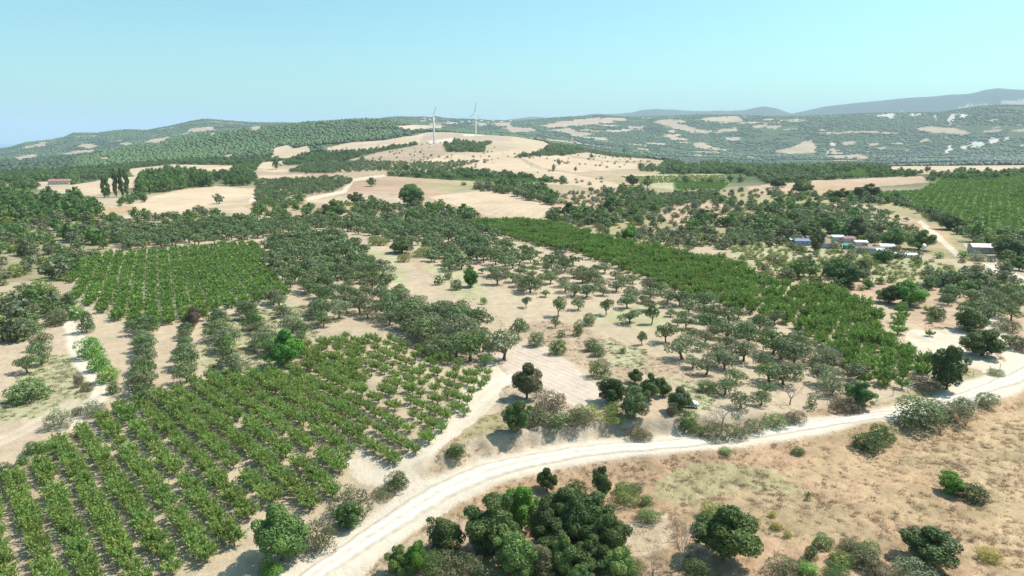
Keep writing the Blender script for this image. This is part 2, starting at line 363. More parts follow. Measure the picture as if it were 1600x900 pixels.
# polygon in photograph coordinates, colour, grassiness, distance range it may lie in, edge wobble
POLY = [
 ([(-400,330),(0,318),(80,322),(170,345),(330,330),(400,348),(330,372),(180,388),(115,420),(60,560),(0,600),(-400,700)], WOOD, .8, 300, 800, 7),
 ([(0,240),(1600,240),(1600,312),(1200,300),(1000,300),(900,345),(1100,362),(1230,392),(1600,420),(1600,240)], OLG, .8, 330, 1700, 4),
 ([(860,300),(1000,300),(1100,318),(1240,330),(1240,372),(1130,375),(960,372),(870,345)], OLG, .8, 330, 900, 5),
 ([(1130,385),(1600,440),(1600,590),(1500,560),(1400,480),(1300,455),(1170,440)], REDL, .6, 150, 600, 5),
 ([(1140,380),(1240,380),(1440,402),(1600,440),(1600,470),(1440,445),(1250,432),(1150,415)], DRYG, .7, 180, 600, 5),
 ([(400,262),(560,252),(640,244),(700,236),(860,228),(935,236),(1040,250),(1010,300),(880,330),(700,345),(560,335),(400,338)], (.385,.290,.195), .7, 420, 1900, 3),
 # fields behind, nearest last
 ([(425,246),(428,232),(450,227),(462,232),(480,228),(488,236),(470,243),(450,247)], STUB, .2, 1200, 2600, 1),
 ([(402,262),(410,254),(455,250),(440,258),(420,264)], STUB, .2, 900, 2400, 1),
 ([(505,232),(540,224),(600,219),(665,208),(662,223),(610,230),(560,236),(520,238)], STUB, .2, 1200, 2500, 1),
 ([(618,197),(650,195),(690,197),(690,201),(655,204),(632,203)], STUB, .2, 1800, 6000, .6),
 ([(545,250),(590,238),(640,229),(660,222),(690,224),(700,235),(690,245),(640,250),(580,252)], BROWN, .4, 900, 2200, 1),
 ([(652,225),(666,207),(720,206),(800,207),(835,213),(830,224),(700,226)], (.40,.31,.24), .4, 1300, 2500, 1),
 ([(668,220),(712,215),(716,221),(672,224)], PALE, .1, 1400, 1900, .6),
 ([(722,210),(757,207.5),(756,211.5),(726,213)], PALE, .1, 1900, 2400, .5),
 ([(690,244),(722,224),(830,219),(862,232),(850,240),(740,240)], PINK, .3, 1000, 2200, 1),
 ([(800,214),(835,212),(868,231),(800,236)], PINK, .3, 1000, 2300, 1),
 ([(598,263),(660,252),(690,243),(740,237),(800,237),(812,249),(830,261),(900,273),(960,285),(973,291),(940,297),(900,290),(800,283),(760,273),(690,269),(620,267)], STUB, .2, 600, 1800, 1.2),
 ([(808,244),(870,242),(930,252),(1000,255),(1012,263),(900,269),(850,263)], STUB, .2, 700, 1900, 1),
 ([(880,240),(960,237),(1012,250),(960,253),(900,246)], PINK, .4, 800, 2000, 1.2),
 ([(1055,250),(1112,255),(1138,263),(1070,258)], STUB, .3, 700, 2400, 1),
 ([(970,273),(1130,272),(1142,288),(1060,297),(990,288)], DRYG, .6, 500, 1400, 1.5),
 ([(1050,282),(1142,284),(1130,296),(1055,297)], GRN, .8, 500, 1300, 2),
 ([(400,268),(440,264),(540,263),(590,268),(560,274),(480,281),(400,284)], BROWN, .4, 600, 1400, 1),
 ([(400,265),(520,263),(590,266),(560,268),(430,269)], STUB, .2, 600, 1500, .8),
 ([(398,274),(470,273),(480,277),(410,283)], STUB, .3, 600, 1400, 1),
 ([(470,314),(535,299),(547,285),(580,277),(640,277),(720,287),(775,292),(700,300),(664,314),(620,322),(540,318)], RED, .3, 450, 1000, 1.2),
 ([(470,313),(555,304),(640,305),(660,312),(620,321),(540,318)], PINK, .3, 450, 1000, 3),
 ([(468,311),(535,298),(545,280),(600,273),(605,276),(553,283),(541,301),(475,315)], PALE, .1, 450, 1100, .8),
 ([(600,275),(700,267),(745,269),(890,284),(800,287),(700,281)], GRN, .8, 500, 1300, 1),
 ([(640,287),(790,286),(800,292),(700,300)], OLG, .6, 500, 1000, 2),
 ([(668,308),(750,297),(790,301),(868,324),(873,333),(830,345),(760,336)], STUB, .2, 420, 900, 1.2),
 ([(860,305),(942,304),(956,320),(900,333),(862,328)], REDL, .3, 420, 900, 1.5),
 ([(1030,332),(1060,319),(1120,312),(1142,328),(1130,345),(1062,357),(1045,347)], REDL, .3, 380, 800, 1.5),
 ([(1385,258),(1450,256),(1640,252),(1640,268),(1430,272),(1390,265)], STUB, .2, 700, 2000, 1),
 ([(1165,292),(1280,282),(1440,275),(1458,285),(1380,291),(1280,302),(1180,305)], REDL, .4, 500, 1100, 1.5),
 ([(1230,298),(1300,290),(1360,294),(1250,308)], DRY, .5, 480, 1000, 2),
 ([(1275,318),(1370,321),(1395,335),(1435,345),(1420,352),(1330,340)], SAND, .3, 400, 800, 2),
 ([(1255,262),(1290,258),(1310,266),(1268,270)], DRY, .4, 600, 1500, 2),
 ([(1338,300),(1440,298),(1480,270),(1640,268),(1640,400),(1500,352),(1420,322)], GRN, .8, 350, 1200, 3),
 ([(1365,357),(1440,343),(1480,362),(1500,395),(1440,380)], DRY, .6, 320, 700, 3),
 ([(1225,374),(1400,388),(1600,425),(1600,436),(1430,404),(1230,385)], PINK, .5, 250, 500, 2),
 ([(1530,408),(1600,432),(1640,445),(1640,455),(1560,427)], WHITE, .1, 200, 450, 1),
 ([(1505,378),(1545,392),(1585,420),(1575,426),(1520,400)], PALE, .1, 220, 500, 1),
 ([(1430,345),(1440,345),(1475,372),(1505,402),(1495,402)], PALE, .2, 250, 600, 1.5),
 ([(185,330),(204,321),(270,298),(330,291),(425,296),(442,301),(380,311),(330,319),(290,331),(240,334),(190,334)], STUB, .2, 380, 1000, 1.5),
 ([(95,335),(205,320),(220,330),(140,347)], DRY, .4, 330, 900, 2),
 ([(396,299),(440,300),(430,309),(390,317)], PALE, .2, 400, 900, 1.5),
 ([(380,322),(480,310),(480,320),(400,336)], DRY, .5, 380, 800, 2.5),
 ([(200,264),(270,257),(380,259),(372,266),(300,273),(212,277)], STUB, .3, 700, 1700, 1),
 ([(72,296),(118,288),(170,279),(222,275),(215,291),(145,306),(100,304)], STUB, .3, 500, 1300, 1),
 ([(52,285),(110,281),(112,292),(60,296)], PINK, .2, 600, 1500, 1),
 # near ground
 ([(168,362),(330,345),(470,345),(760,352),(790,375),(600,380),(400,372),(180,392)], SAND, .3, 250, 520, 4),
 ([(108,402),(440,382),(450,470),(200,512),(112,470)], (.42,.355,.25), .3, 150, 420, 2),
 ([(300,540),(330,500),(430,470),(520,495),(480,535),(440,600),(330,610)], DRYG, .6, 120, 260, 7),
 ([(-300,560),(40,540),(110,520),(128,560),(150,625),(60,700),(0,730),(-300,800)], PINK, .3, 80, 260, 5),
 ([(60,560),(112,550),(128,585),(140,630),(60,660),(-60,670),(0,615)], DRYG, .5, 90, 240, 8),
 ([(120,572),(138,590),(145,612),(136,627),(122,600)], OLG, .8, 100, 240, 2),
 ([(-20,760),(90,690),(150,668),(130,700),(40,760),(-20,800)], OLG, .7, 70, 150, 5),
 ([(600,378),(650,400),(700,450),(760,485),(800,510),(870,500),(1000,545),(1130,600),(1080,640),(990,605),(900,570),(800,520),(740,470),(650,420)], (.405,.300,.210), .6, 100, 400, 6),
 ([(660,412),(720,420),(760,460),(720,470)], DRYG, .6, 130, 350, 6),
 ([(940,530),(1010,545),(1010,575),(960,570)], DRYG, .5, 120, 260, 6),
 ([(1020,590),(1060,600),(1080,640),(1120,640),(1120,615),(1090,600)], DRYG, .5, 110, 200, 4),
 ([(905,500),(960,505),(1060,520),(1030,470)], DRYG, .4, 150, 260, 6),
 ([(540,385),(620,395),(640,450),(600,440)], DRYG, .5, 150, 380, 5),
 ([(768,550),(790,538),(838,532),(880,560),(950,615),(962,628),(905,640),(850,612),(800,590)], (.50,.400,.325), .1, 100, 240, 1.5),
 ([(735,585),(770,560),(800,595),(790,612),(705,692),(640,762),(690,765),(720,745),(640,770),(560,752),(540,735),(600,740),(690,660)], PALE, .1, 70, 220, 3),
 ([(536,724),(560,716),(600,742),(650,752),(705,748),(690,772),(620,775),(570,745)], PALE, .1, 70, 160, 2.5),
 ([(650,745),(700,690),(775,640),(790,660),(850,690),(800,712),(720,738),(668,757)], MEAD, .8, 80, 190, 4),
 ([(708,690),(745,655),(790,635),(800,668),(760,695)], OLG, .8, 80, 190, 4),
 ([(780,600),(830,610),(900,650),(985,650),(1010,680),(920,697),(830,690),(780,650)], BANKC, .6, 80, 180, 3),
 ([(980,655),(1060,655),(1200,650),(1390,628),(1400,645),(1250,664),(1100,684),(1000,690)], MEAD, .8, 80, 220, 3),
 ([(1000,600),(1030,610),(1040,660),(1000,668)], REDL, .3, 80, 200, 3),
 ([(1390,628),(1460,590),(1505,570),(1555,572),(1570,585),(1500,612),(1440,630)], OLG, .6, 90, 220, 3),
 ([(1410,520),(1500,512),(1560,560),(1600,570),(1600,585),(1560,590),(1490,565),(1440,590)], PALE, .2, 100, 260, 3),
 ([(1548,500),(1562,500),(1572,540),(1600,570),(1590,582),(1556,545)], PALE, .1, 100, 260, 2),
 # meadow below the road
 ([(560,905),(640,840),(720,785),(800,748),(900,726),(1000,712),(1130,700),(1280,678),(1400,660),(1500,640),(1600,606),(1900,560),(1900,1100),(400,1100)], MEAD, .9, 40, 240, 3),
 ([(1160,760),(1300,700),(1400,668),(1600,612),(1900,570),(1900,1000),(1500,1000),(1520,870),(1400,800),(1280,760)], DRY, .9, 40, 240, 14),
 ([(1420,690),(1600,640),(1900,600),(1900,900),(1600,880),(1500,780)], (.455,.325,.20), .8, 40, 240, 22),
 ([(1010,770),(1120,720),(1200,735),(1260,790),(1350,830),(1230,850),(1080,800)], OLG, .9, 50, 200, 18),
 ([(1030,790),(1150,775),(1330,800),(1380,850),(1200,840)], (.345,.245,.15), .8, 50, 200, 18),
 ([(470,905),(560,836),(640,790),(720,760),(700,800),(620,850),(560,905)], PALE, .2, 50, 160, 6),
 ([(560,905),(640,850),(720,800),(740,830),(690,880),(640,905)], SAND, .5, 50, 160, 8),
 ([(720,812),(760,800),(790,830),(760,840),(745,880),(720,840)], REDL, .3, 50, 160, 5),
 ([(990,810),(1040,800),(1050,850),(1000,870),(960,850)], PINK, .6, 50, 160, 8),
]
# pale clearings, bare cliffs and cuttings on the far hills
FARP = [
 ([(38,228),(75,221.5),(72,228),(40,233)],PINK),([(118,229),(130,224),(157,227),(140,233)],PINK),([(90,240),(115,236),(150,234),(146,240),(110,244)],PINK),
 ([(225,222),(240,217),(266,212),(262,222),(240,227)],PINK),([(288,206),(295,201),(330,197.5),(336,203),(310,207)],STUB),([(325,209),(335,206),(341,211),(330,213)],STUB),
 ([(335,198),(345,194.5),(352,198)],PINK),([(388,200),(400,196),(412,199),(405,204),(390,204)],PINK),([(185,224),(205,222),(208,226),(190,227)],PINK),([(20,245),(60,240),(62,248),(25,252)],PINK),
 ([(345,243),(370,240),(372,246),(350,249)],PINK),([(150,247),(170,245),(175,250),(160,252)],PINK),([(0,291),(18,288),(18,295),(0,296)],PINK),
 ([(655,187),(665,186),(664,190),(656,190)],STUB),([(668,193),(688,191),(690,196),(670,197)],PINK),([(695,190),(712,191),(720,195),(700,194)],STUB),([(735,191),(760,192),(756,195),(738,194)],STUB),
 ([(745,194),(762,193),(760,197),(748,197)],PINK),([(768,192),(798,191),(800,198),(772,197)],PINK),([(790,197),(830,200),(835,206),(800,208)],PINK),([(800,201),(830,199),(840,205),(805,207)],PINK),
 ([(842,196),(880,189),(930,184),(962,184),(958,192),(930,194),(900,196),(860,200)],STUB),([(850,203),(890,200),(900,206),(930,209),(900,214),(885,208)],PINK),
 ([(940,186),(975,184),(980,188),(950,189)],STUB),([(982,198),(1008,196),(1006,201),(985,201)],PINK),([(1022,192),(1025,188),(1048,186),(1062,193),(1080,199),(1112,205),(1105,209),(1060,203)],PINK),
 ([(1052,188),(1068,188),(1068,192),(1055,192)],PINK),([(1090,186),(1120,182),(1155,182),(1158,190),(1130,191),(1105,190)],STUB),([(1118,204),(1150,199),(1155,205),(1120,208)],PINK),
 ([(1145,184),(1160,186),(1160,196),(1152,192)],PINK),([(1176,196),(1200,193),(1200,199),(1178,200)],PINK),([(1192,185),(1210,185.5),(1210,189),(1194,188)],STUB),([(1210,187),(1260,185.5),(1258,189),(1214,189.5)],STUB),
 ([(1080,224),(1098,222),(1110,228),(1142,234),(1130,236),(1090,232)],PINK),([(1040,206),(1055,202),(1056,208)],PINK),([(1130,216),(1155,214),(1156,219),(1135,220)],PINK),
 ([(1210,236),(1240,230),(1255,222),(1268,219),(1276,228),(1272,239),(1235,241)],STUB),([(1278,244),(1345,242),(1368,248),(1310,248)],PINK),([(1288,238),(1300,232),(1316,233),(1308,239)],PINK),
 ([(1200,196),(1222,196),(1218,201),(1200,200)],STUB),([(1278,207),(1320,205.5),(1358,204),(1402,207),(1402,209.5),(1340,208),(1290,209.5)],PINK),([(1314,223),(1328,220),(1344,222),(1335,227),(1318,227)],PINK),
 ([(1428,202),(1450,196.5),(1490,200),(1516,208),(1505,212),(1475,207),(1445,204)],STUB),([(1436,219),(1450,214.5),(1450,220),(1440,223)],PINK),([(1358,225),(1374,223),(1372,228),(1362,228)],PINK),
 ([(1364,179),(1400,177.5),(1398,181),(1392,187),(1388,183),(1370,182.5)],WHITE),([(1418,177),(1440,177.5),(1438,181),(1422,180)],WHITE),([(1458,180),(1462,179),(1466,188),(1463,189)],WHITE),
 ([(1482,178),(1494,178),(1490,188),(1486,195),(1482,190)],WHITE),([(1498,178),(1510,177.5),(1506,183),(1500,183)],WHITE),([(1516,223),(1530,220.5),(1543,226),(1530,231),(1518,230)],WHITE),
 ([(1500,229),(1512,226),(1514,232),(1504,232)],WHITE),([(1477,239),(1480,230),(1488,225),(1488,232),(1482,240)],WHITE),([(1543,218),(1558,216),(1560,222),(1548,225)],WHITE),([(1568,217),(1582,213),(1580,217),(1570,220)],WHITE),
 ([(1590,226),(1604,223),(1604,228),(1592,228)],WHITE),([(1535,205),(1562,201.5),(1566,204),(1540,207)],PINK),([(1580,203),(1604,201),(1604,206),(1582,206)],STUB),([(1545,187),(1560,185),(1555,190)],PINK),
 ([(1295,222),(1306,224),(1302,229),(1296,228)],WHITE),([(1370,231),(1386,230),(1382,233),(1372,233)],PINK),
]
PATHS = [([(108,488),(113,505),(117,520),(121,545),(130,568),(145,585),(159,602),(158,616),(146,630),(126,645),(100,668)], 1.5, (.62,.53,.43), .35),
 ([(795,598),(760,625),(720,662),(680,705),(640,742),(612,752),(660,762)], 1.9, (.60,.505,.405), .45), ([(540,712),(570,735),(600,750),(650,762)], 1.6, (.60,.505,.405), .45),
 ([(1548,485),(1556,515),(1572,545),(1600,574)], 1.7, (.58,.48,.38), .4), ([(1440,520),(1480,540),(1530,566),(1580,584)], 2.2, (.58,.48,.38), .4), ([(1010,600),(1022,620),(1018,645),(1030,672),(1060,688)], 1.6, (.47,.35,.255), .4),
 ([(0,690),(40,672),(80,650),(112,628)], 1.3, (.52,.42,.32), .5)]
FARP2 = [([(1488,172),(1510,164),(1545,162),(1540,166),(1500,172)],(.42,.36,.30)),([(1404,175),(1412,171),(1416,177)],(.42,.36,.30)),([(1560,160),(1604,155),(1604,162),(1570,165)],(.38,.33,.28))]

def inside(px, py, poly):
    p = np.asarray(poly, float)
    r = np.zeros(px.shape, bool)
    x0, y0 = p[-1]
    for x1, y1 in p:
        c = ((y0 > py) != (y1 > py))
        with np.errstate(divide='ignore', invalid='ignore'):
            xx = (x1 - x0) * (py - y0) / (y1 - y0 if y1 != y0 else 1e-9) + x0
        r ^= c & (px < xx)
        x0, y0 = x1, y1
    return r

def paint(X, Y, Z):
    """land cover of every ground point: colour, grassiness, furrow mask"""
    n = len(X)
    r = np.hypot(X, Y)
    px, py, _ = project(X, Y, Z)
    behind = Y < 5
    col = np.empty((n, 3)); col[:] = SAND
    grs = np.full(n, 0.3)
    k = sstep(560, 900, r + 120 * (fbm(X / 70, Y / 70, 3) - .5))[:, None]
    col = col * (1 - k) + np.array(FOR) * k
    k = sstep(3000, 4200, r)[:, None]; col = col * (1 - k) + np.array(FAR) * k
    k = sstep(9500, 12000, r)[:, None]; col = col * (1 - k) + np.array((.035, .055, .045)) * k
    grs = np.where(r > 700, .8, grs)
    # small clearings scattered over the far hills, from the lie of the land
    cl = fbm(X / 190 + 70, Y / 130 + 31, 4)
    thr = np.where((px > 620) & (px < 1180), .675, .75)
    sp = (cl > thr) & (r > 3000) & (r < 8200)
    col[sp] = np.array(PINK); 
    wob = [(fbm(X / s + o, Y / s + o * 2, 2) - .5) * 2 for s, o in ((2.5, 3), (2.5, 90))]
    wob2 = [(fbm(X / 13 + o, Y / 13 + o * 2, 3) - .5) * 2 for o in (13, 60)]
    paint.fur, paint.til = np.zeros(n), np.zeros(n)
    wob3 = [(fbm(X / 70 + o, Y / 70 + o * 2, 3) - .5) * 2 for o in (23, 80)]
    def lay(poly, c, g, r0, r1, w):
        p = np.array(poly, float)
        m = (r > r0) & (r < r1) & (px > p[:, 0].min() - 30) & (px < p[:, 0].max() + 30) & (py > p[:, 1].min() - 30) & (py < p[:, 1].max() + 30) & ~behind
        i = np.where(m)[0]
        if len(i) == 0: return
        near = (r[i] < 500)
        wx = np.where(near, .5 * wob[0][i] + 1.3 * wob2[0][i], wob2[0][i] + 1.2 * wob3[0][i]); wy = np.where(near, .5 * wob[1][i] + 1.3 * wob2[1][i], .8 * wob2[1][i] + .8 * wob3[1][i])
        ins = inside(px[i] + w * 1.6 * wx, py[i] + w * .9 * wy, poly)
        col[i[ins]] = c; grs[i[ins]] = g
        j = i[ins]; a = (p[:, 0].sum() * .37 + p[:, 1].sum() * .11) % 3.14159
        if r0 >= 380 and g <= .4 and r1 < 2700:
            q = (X[j] * math.cos(a) + Y[j] * math.sin(a)) + 14 * fbm(X[j] / 90, Y[j] / 90, 2)
            paint.fur[j] = q * 1.7 / 8.5; paint.til[j] = 1.4 * fbm(X[j] / 60 + 5, Y[j] / 60 + 2, 2)
        else: paint.til[j] = 0
    for poly, c, g, r0, r1, w in POLY: lay(poly, c, g, r0, r1, w)
    for poly, c in FARP: lay(poly, tuple(.84 * q for q in c), .3, 700, 8300, 2.4)
    for poly, c in FARP2: lay(poly, c, .3, 12000, 18000, 2)
    for cen, hw, c, hump in PATHS:
        C = unp(h0, cen); C = resample(C, 80)
        m = np.where((r < 420) & (X > C[:, 0].min() - 8) & (X < C[:, 0].max() + 8) & (Y > C[:, 1].min() - 8) & (Y < C[:, 1].max() + 8))[0]
        for c0 in range(0, len(m), 20000):
            q = m[c0:c0 + 20000]
            dd = np.sqrt(((X[q, None] - C[None, :, 0]) ** 2 + (Y[q, None] - C[None, :, 1]) ** 2).min(1)) + .9 * wob2[0][q]
            w = (1 - sstep(hw - .5, hw + 1.0, dd)) * (1 - hump * (1 - sstep(.2, .7, dd)))
            col[q] = col[q] * (1 - w[:, None]) + np.array(c) * w[:, None]; grs[q] = grs[q] * (1 - w)
    # verge of the road: worn pale gravel
    i = np.where((r < 330) & (X > -75) & (X < 190) & (Y > 20))[0]
    for c0 in range(0, len(i), 20000):
        q = i[c0:c0 + 20000]
        d2 = (X[q, None] - RC[None, ::3, 0]) ** 2 + (Y[q, None] - RC[None, ::3, 1]) ** 2
        kk = np.argmin(d2, 1) * 3
        e = np.sqrt(d2.min(1)) - RW[kk]
        wv = 1 - sstep(.2, 2.6, e + 1.6 * wob2[0][q])
        side = (X[q] - RC[kk, 0]) * RNRM[kk, 0] + (Y[q] - RC[kk, 1]) * RNRM[kk, 1]
        bw = sstep(.8, 1.6, e) * (1 - sstep(4.2, 5.8, e)) * (side > 0) * sstep(1.2, 1.8, BANK[kk])
        col[q] = col[q] * (1 - .8 * bw[:, None]) + np.array(BANKC) * .8 * bw[:, None]
        col[q] = col[q] * (1 - wv[:, None]) + np.array((.58, .50, .41)) * wv[:, None]
        grs[q] = grs[q] * (1 - wv)
    return col, grs, px, py, r

AZ = np.radians(np.r_[np.linspace(-180, -44, 30)[:-1], np.linspace(-44, -39.5, 40)[:-1], np.linspace(-39.5, 39.5, 860), np.linspace(39.5, 44, 40)[1:], np.linspace(44, 180, 30)[1:-1]])
def geo(a, b, n): return np.exp(np.linspace(math.log(a), math.log(b), n, endpoint=False))
RR = np.r_[2, 15, 30, 45, geo(58, 300, 270), geo(300, 1000, 160), geo(1000, 2200, 130), geo(2200, 7300, 240), geo(7300, 18500, 60), 18500]
A2, R2 = np.meshgrid(AZ, RR)
GX, GY = (R2 * np.sin(A2)), (R2 * np.cos(A2))
GZ = height(GX, GY)
gx, gy, gz = GX.ravel(), GY.ravel(), GZ.ravel()
gcol, ggrs, gpx, gpy, gr = paint(gx, gy, gz)
gfur, gtil = paint.fur, paint.til
# fine relief: clods and tussocks
fine = (1 - sstep(180, 420, gr)) * sstep(40, 60, gr)
roadmask = np.ones(len(gx))
i = np.where((gr < 330) & (gx > -75) & (gx < 190) & (gy > 20))[0]
for c0 in range(0, len(i), 20000):
    q = i[c0:c0 + 20000]
    d2 = (gx[q, None] - RC[None, ::3, 0]) ** 2 + (gy[q, None] - RC[None, ::3, 1]) ** 2
    roadmask[q] = sstep(.2, 1.6, np.sqrt(d2.min(1)) - RW[np.argmin(d2, 1) * 3])
gz = gz + fine * roadmask * (.10 + .34 * ggrs * ggrs) * (fbm(gx / 1.5, gy / 1.5, 3) - .5) * 1.5
# furrows of the tilled plot
pu = unp(height, [(770, 545), (955, 628), (820, 540), (960, 632)])
fd = pu[1] - pu[0]; fd /= np.hypot(*fd); fn = np.array([-fd[1], fd[0]])
fu = gx * fn[0] + gy * fn[1]
plot = inside(gpx, gpy, [(768,550),(790,538),(838,532),(880,560),(950,615),(962,628),(905,640),(850,612),(800,590)]) & (gr < 240) & (gr > 100)
nA, nRr = len(AZ), len(RR)
idx = np.arange(nA * nRr).reshape(nRr, nA)
nxt = np.roll(idx, -1, axis=1)
GF = np.stack([idx[:-1], nxt[:-1], nxt[1:], idx[1:]], -1).reshape(-1, 4)

def ground_material():
    m, N, L, B = nodes_of('ground_soil')
    geo_ = N.new("ShaderNodeNewGeometry")
    at = N.new("ShaderNodeAttribute"); at.attribute_name = "cover"
    ga = N.new("ShaderNodeAttribute"); ga.attribute_name = "grassy"
    fa = N.new("ShaderNodeAttribute"); fa.attribute_name = "furrow"
    fm = N.new("ShaderNodeAttribute"); fm.attribute_name = "tilled"
    def noise(scale, detail=6, rough=.6):
        n = N.new("ShaderNodeTexNoise"); n.inputs["Scale"].default_value = scale; n.inputs["Detail"].default_value = detail
        n.inputs["Roughness"].default_value = rough; L.new(geo_.outputs["Position"], n.inputs["Vector"]); return n
    def rng_(src, a, b, c, d):
        r = N.new("ShaderNodeMapRange"); r.inputs[1].default_value, r.inputs[2].default_value = a, b
        r.inputs[3].default_value, r.inputs[4].default_value = c, d; L.new(src, r.inputs[0]); return r.outputs[0]
    def math_(op, a, b):
        q = N.new("ShaderNodeMath"); q.operation = op
        for k, v in enumerate((a, b)):
            if isinstance(v, (int, float)): q.inputs[k].default_value = v
            else: L.new(v, q.inputs[k])
        return q.outputs[0]
    n0 = noise(.006, 6, .65); n1, n2, n3 = noise(.035, 5), noise(.30, 7, .65), noise(2.2, 6, .7)
    a1 = math_('ADD', rng_(n1.outputs[0], .3, .7, -.10, .10), rng_(n0.outputs[0], .3, .7, -.16, .16))
    a2 = rng_(n2.outputs[0], .3, .7, -.22, .22)
    a3 = rng_(n3.outputs[0], .3, .7, -.20, .20)
    gm = math_('ADD', math_('MULTIPLY', ga.outputs["Fac"], .9), .35)
    v = math_('ADD', 1.0, math_('ADD', a1, math_('MULTIPLY', math_('ADD', a2, a3), gm)))
    wv = math_('SINE', math_('MULTIPLY', fa.outputs["Fac"], 2 * math.pi / 1.7), 0)
    wv = math_('MULTIPLY', wv, fm.outputs["Fac"])
    v = math_('ADD', v, math_('MULTIPLY', wv, .035))
    mx = N.new("ShaderNodeMix"); mx.data_type, mx.blend_type = 'RGBA', 'MULTIPLY'; mx.inputs[0].default_value = 1
    L.new(at.outputs["Color"], mx.inputs[6]); L.new(v, mx.inputs[7])
    # greenish or straw drift in the grass
    n4 = noise(.11, 5, .6)
    dr = N.new("ShaderNodeMix"); dr.data_type = 'RGBA'; dr.inputs[7].default_value = (.23, .20, .10, 1)
    L.new(math_('MULTIPLY', rng_(n4.outputs[0], .45, .72, 0, .6), ga.outputs["Fac"]), dr.inputs[0])
    L.new(mx.outputs[2], dr.inputs[6]); L.new(dr.outputs[2], B.inputs["Base Color"])
    B.inputs["Roughness"].default_value = .95; B.inputs["Specular IOR Level"].default_value = .1
    hgt = math_('ADD', math_('MULTIPLY', n3.outputs[0], .35), math_('ADD', n2.outputs[0], math_('MULTIPLY', wv, .06)))
    bp = N.new("ShaderNodeBump"); bp.inputs["Strength"].default_value = .55; bp.inputs["Distance"].default_value = .6
    L.new(hgt, bp.inputs["Height"]); L.new(bp.outputs[0], B.inputs["Normal"])
    return m
gme = mesh_np('ground', np.stack([gx, gy, gz], 1), GF, ground_material(), {
    'cover': ('FLOAT_COLOR', np.c_[gcol, np.ones(len(gx))]), 'grassy': ('FLOAT', ggrs),
    'furrow': ('FLOAT', np.where(gr < 300, fu, gfur)), 'tilled': ('FLOAT', np.where(gr < 300, plot.astype(float), gtil))}, smooth=True)
tag(link('ground', gme), kind='structure', label='rolling dry farmland with orchards, stubble fields and wooded hills')

# sea beyond the left hills
sea_m, N, L, B = nodes_of('sea_water')
B.inputs["Base Color"].default_value = (.02, .10, .16, 1); B.inputs["Roughness"].default_value = .25
nz = N.new("ShaderNodeTexNoise"); nz.inputs["Scale"].default_value = .02; bp = N.new("ShaderNodeBump"); bp.inputs["Strength"].default_value = .3
gg = N.new("ShaderNodeNewGeometry"); L.new(gg.outputs["Position"], nz.inputs["Vector"])
L.new(nz.outputs[0], bp.inputs["Height"]); L.new(bp.outputs[0], B.inputs["Normal"])
SEA_Z = -95.0
ns = 24
sx = np.linspace(-30000, 30000, ns); sy = np.linspace(4300, 34000, ns)
SX, SY = np.meshgrid(sx, sy); ids = np.arange(ns * ns).reshape(ns, ns)
sea = link('sea', mesh_np('sea', np.stack([SX.ravel(), SY.ravel(), np.full(ns * ns, SEA_Z)], 1),
     np.stack([ids[:-1, :-1], ids[:-1, 1:], ids[1:, 1:], ids[1:, :-1]], -1).reshape(-1, 4), sea_m))
tag(sea, kind='structure', label='pale blue sea on the horizon beyond the hills')

# the gravel road: a crowned strip with two worn wheel tracks
def road_material():
    m, N, L, B = nodes_of('road_gravel')
    at = N.new("ShaderNodeAttribute"); at.attribute_name = "worn"
    g = N.new("ShaderNodeNewGeometry")
    nz = N.new("ShaderNodeTexNoise"); nz.inputs["Scale"].default_value = .9; nz.inputs["Detail"].default_value = 8
    L.new(g.outputs["Position"], nz.inputs["Vector"])
    mr = N.new("ShaderNodeMapRange"); mr.inputs[1].default_value, mr.inputs[2].default_value, mr.inputs[3].default_value, mr.inputs[4].default_value = .3, .7, .84, 1.1
    L.new(nz.outputs[0], mr.inputs[0])
    mx = N.new("ShaderNodeMix"); mx.data_type = 'RGBA'; mx.inputs[6].default_value = (.45, .375, .295, 1); mx.inputs[7].default_value = (.655, .60, .525, 1)
    L.new(at.outputs["Fac"], mx.inputs[0])
    m2 = N.new("ShaderNodeMix"); m2.data_type, m2.blend_type = 'RGBA', 'MULTIPLY'; m2.inputs[0].default_value = 1
    L.new(mx.outputs[2], m2.inputs[6]); L.new(mr.outputs[0], m2.inputs[7]); L.new(m2.outputs[2], B.inputs["Base Color"])
    B.inputs["Roughness"].default_value = .95; B.inputs["Specular IOR Level"].default_value = .1
    bp = N.new("ShaderNodeBump"); bp.inputs["Strength"].default_value = .4; bp.inputs["Distance"].default_value = .12
    L.new(nz.outputs[0], bp.inputs["Height"]); L.new(bp.outputs[0], B.inputs["Normal"])
    return m
NC = 17
t = np.linspace(0, 1, NC)
edgej = np.stack([.45 * (fbm(RC[:, 0] / 2.2 + 5, RC[:, 1] / 2.2, 3) - .5) * 2, .45 * (fbm(RC[:, 0] / 2.2 + 55, RC[:, 1] / 2.2 + 9, 3) - .5) * 2], 1)
rv, rw = [], []
for k in range(NR):
    a = RN[k] + RNRM[k] * edgej[k, 0]; b = RS[k] - RNRM[k] * edgej[k, 1]
    p = a[None] * (1 - t[:, None]) + b[None] * t[:, None]
    z = height(p[:, 0], p[:, 1])
    crown = .10 * (1 - (2 * t - 1) ** 2) - .05 * np.exp(-((t - .3) / .09) ** 2) - .05 * np.exp(-((t - .7) / .09) ** 2)
    zz = np.maximum(z, RZ[k] - .05) + .05 + crown; zz[0], zz[-1] = z[0] - .06, z[-1] - .06
    rv.append(np.c_[p, zz])
    rw.append(np.exp(-((t - .3) / .11) ** 2) + np.exp(-((t - .7) / .11) ** 2) + .35 * np.exp(-((t - .5) / .3) ** 2))
ids = np.arange(NR * NC).reshape(NR, NC)
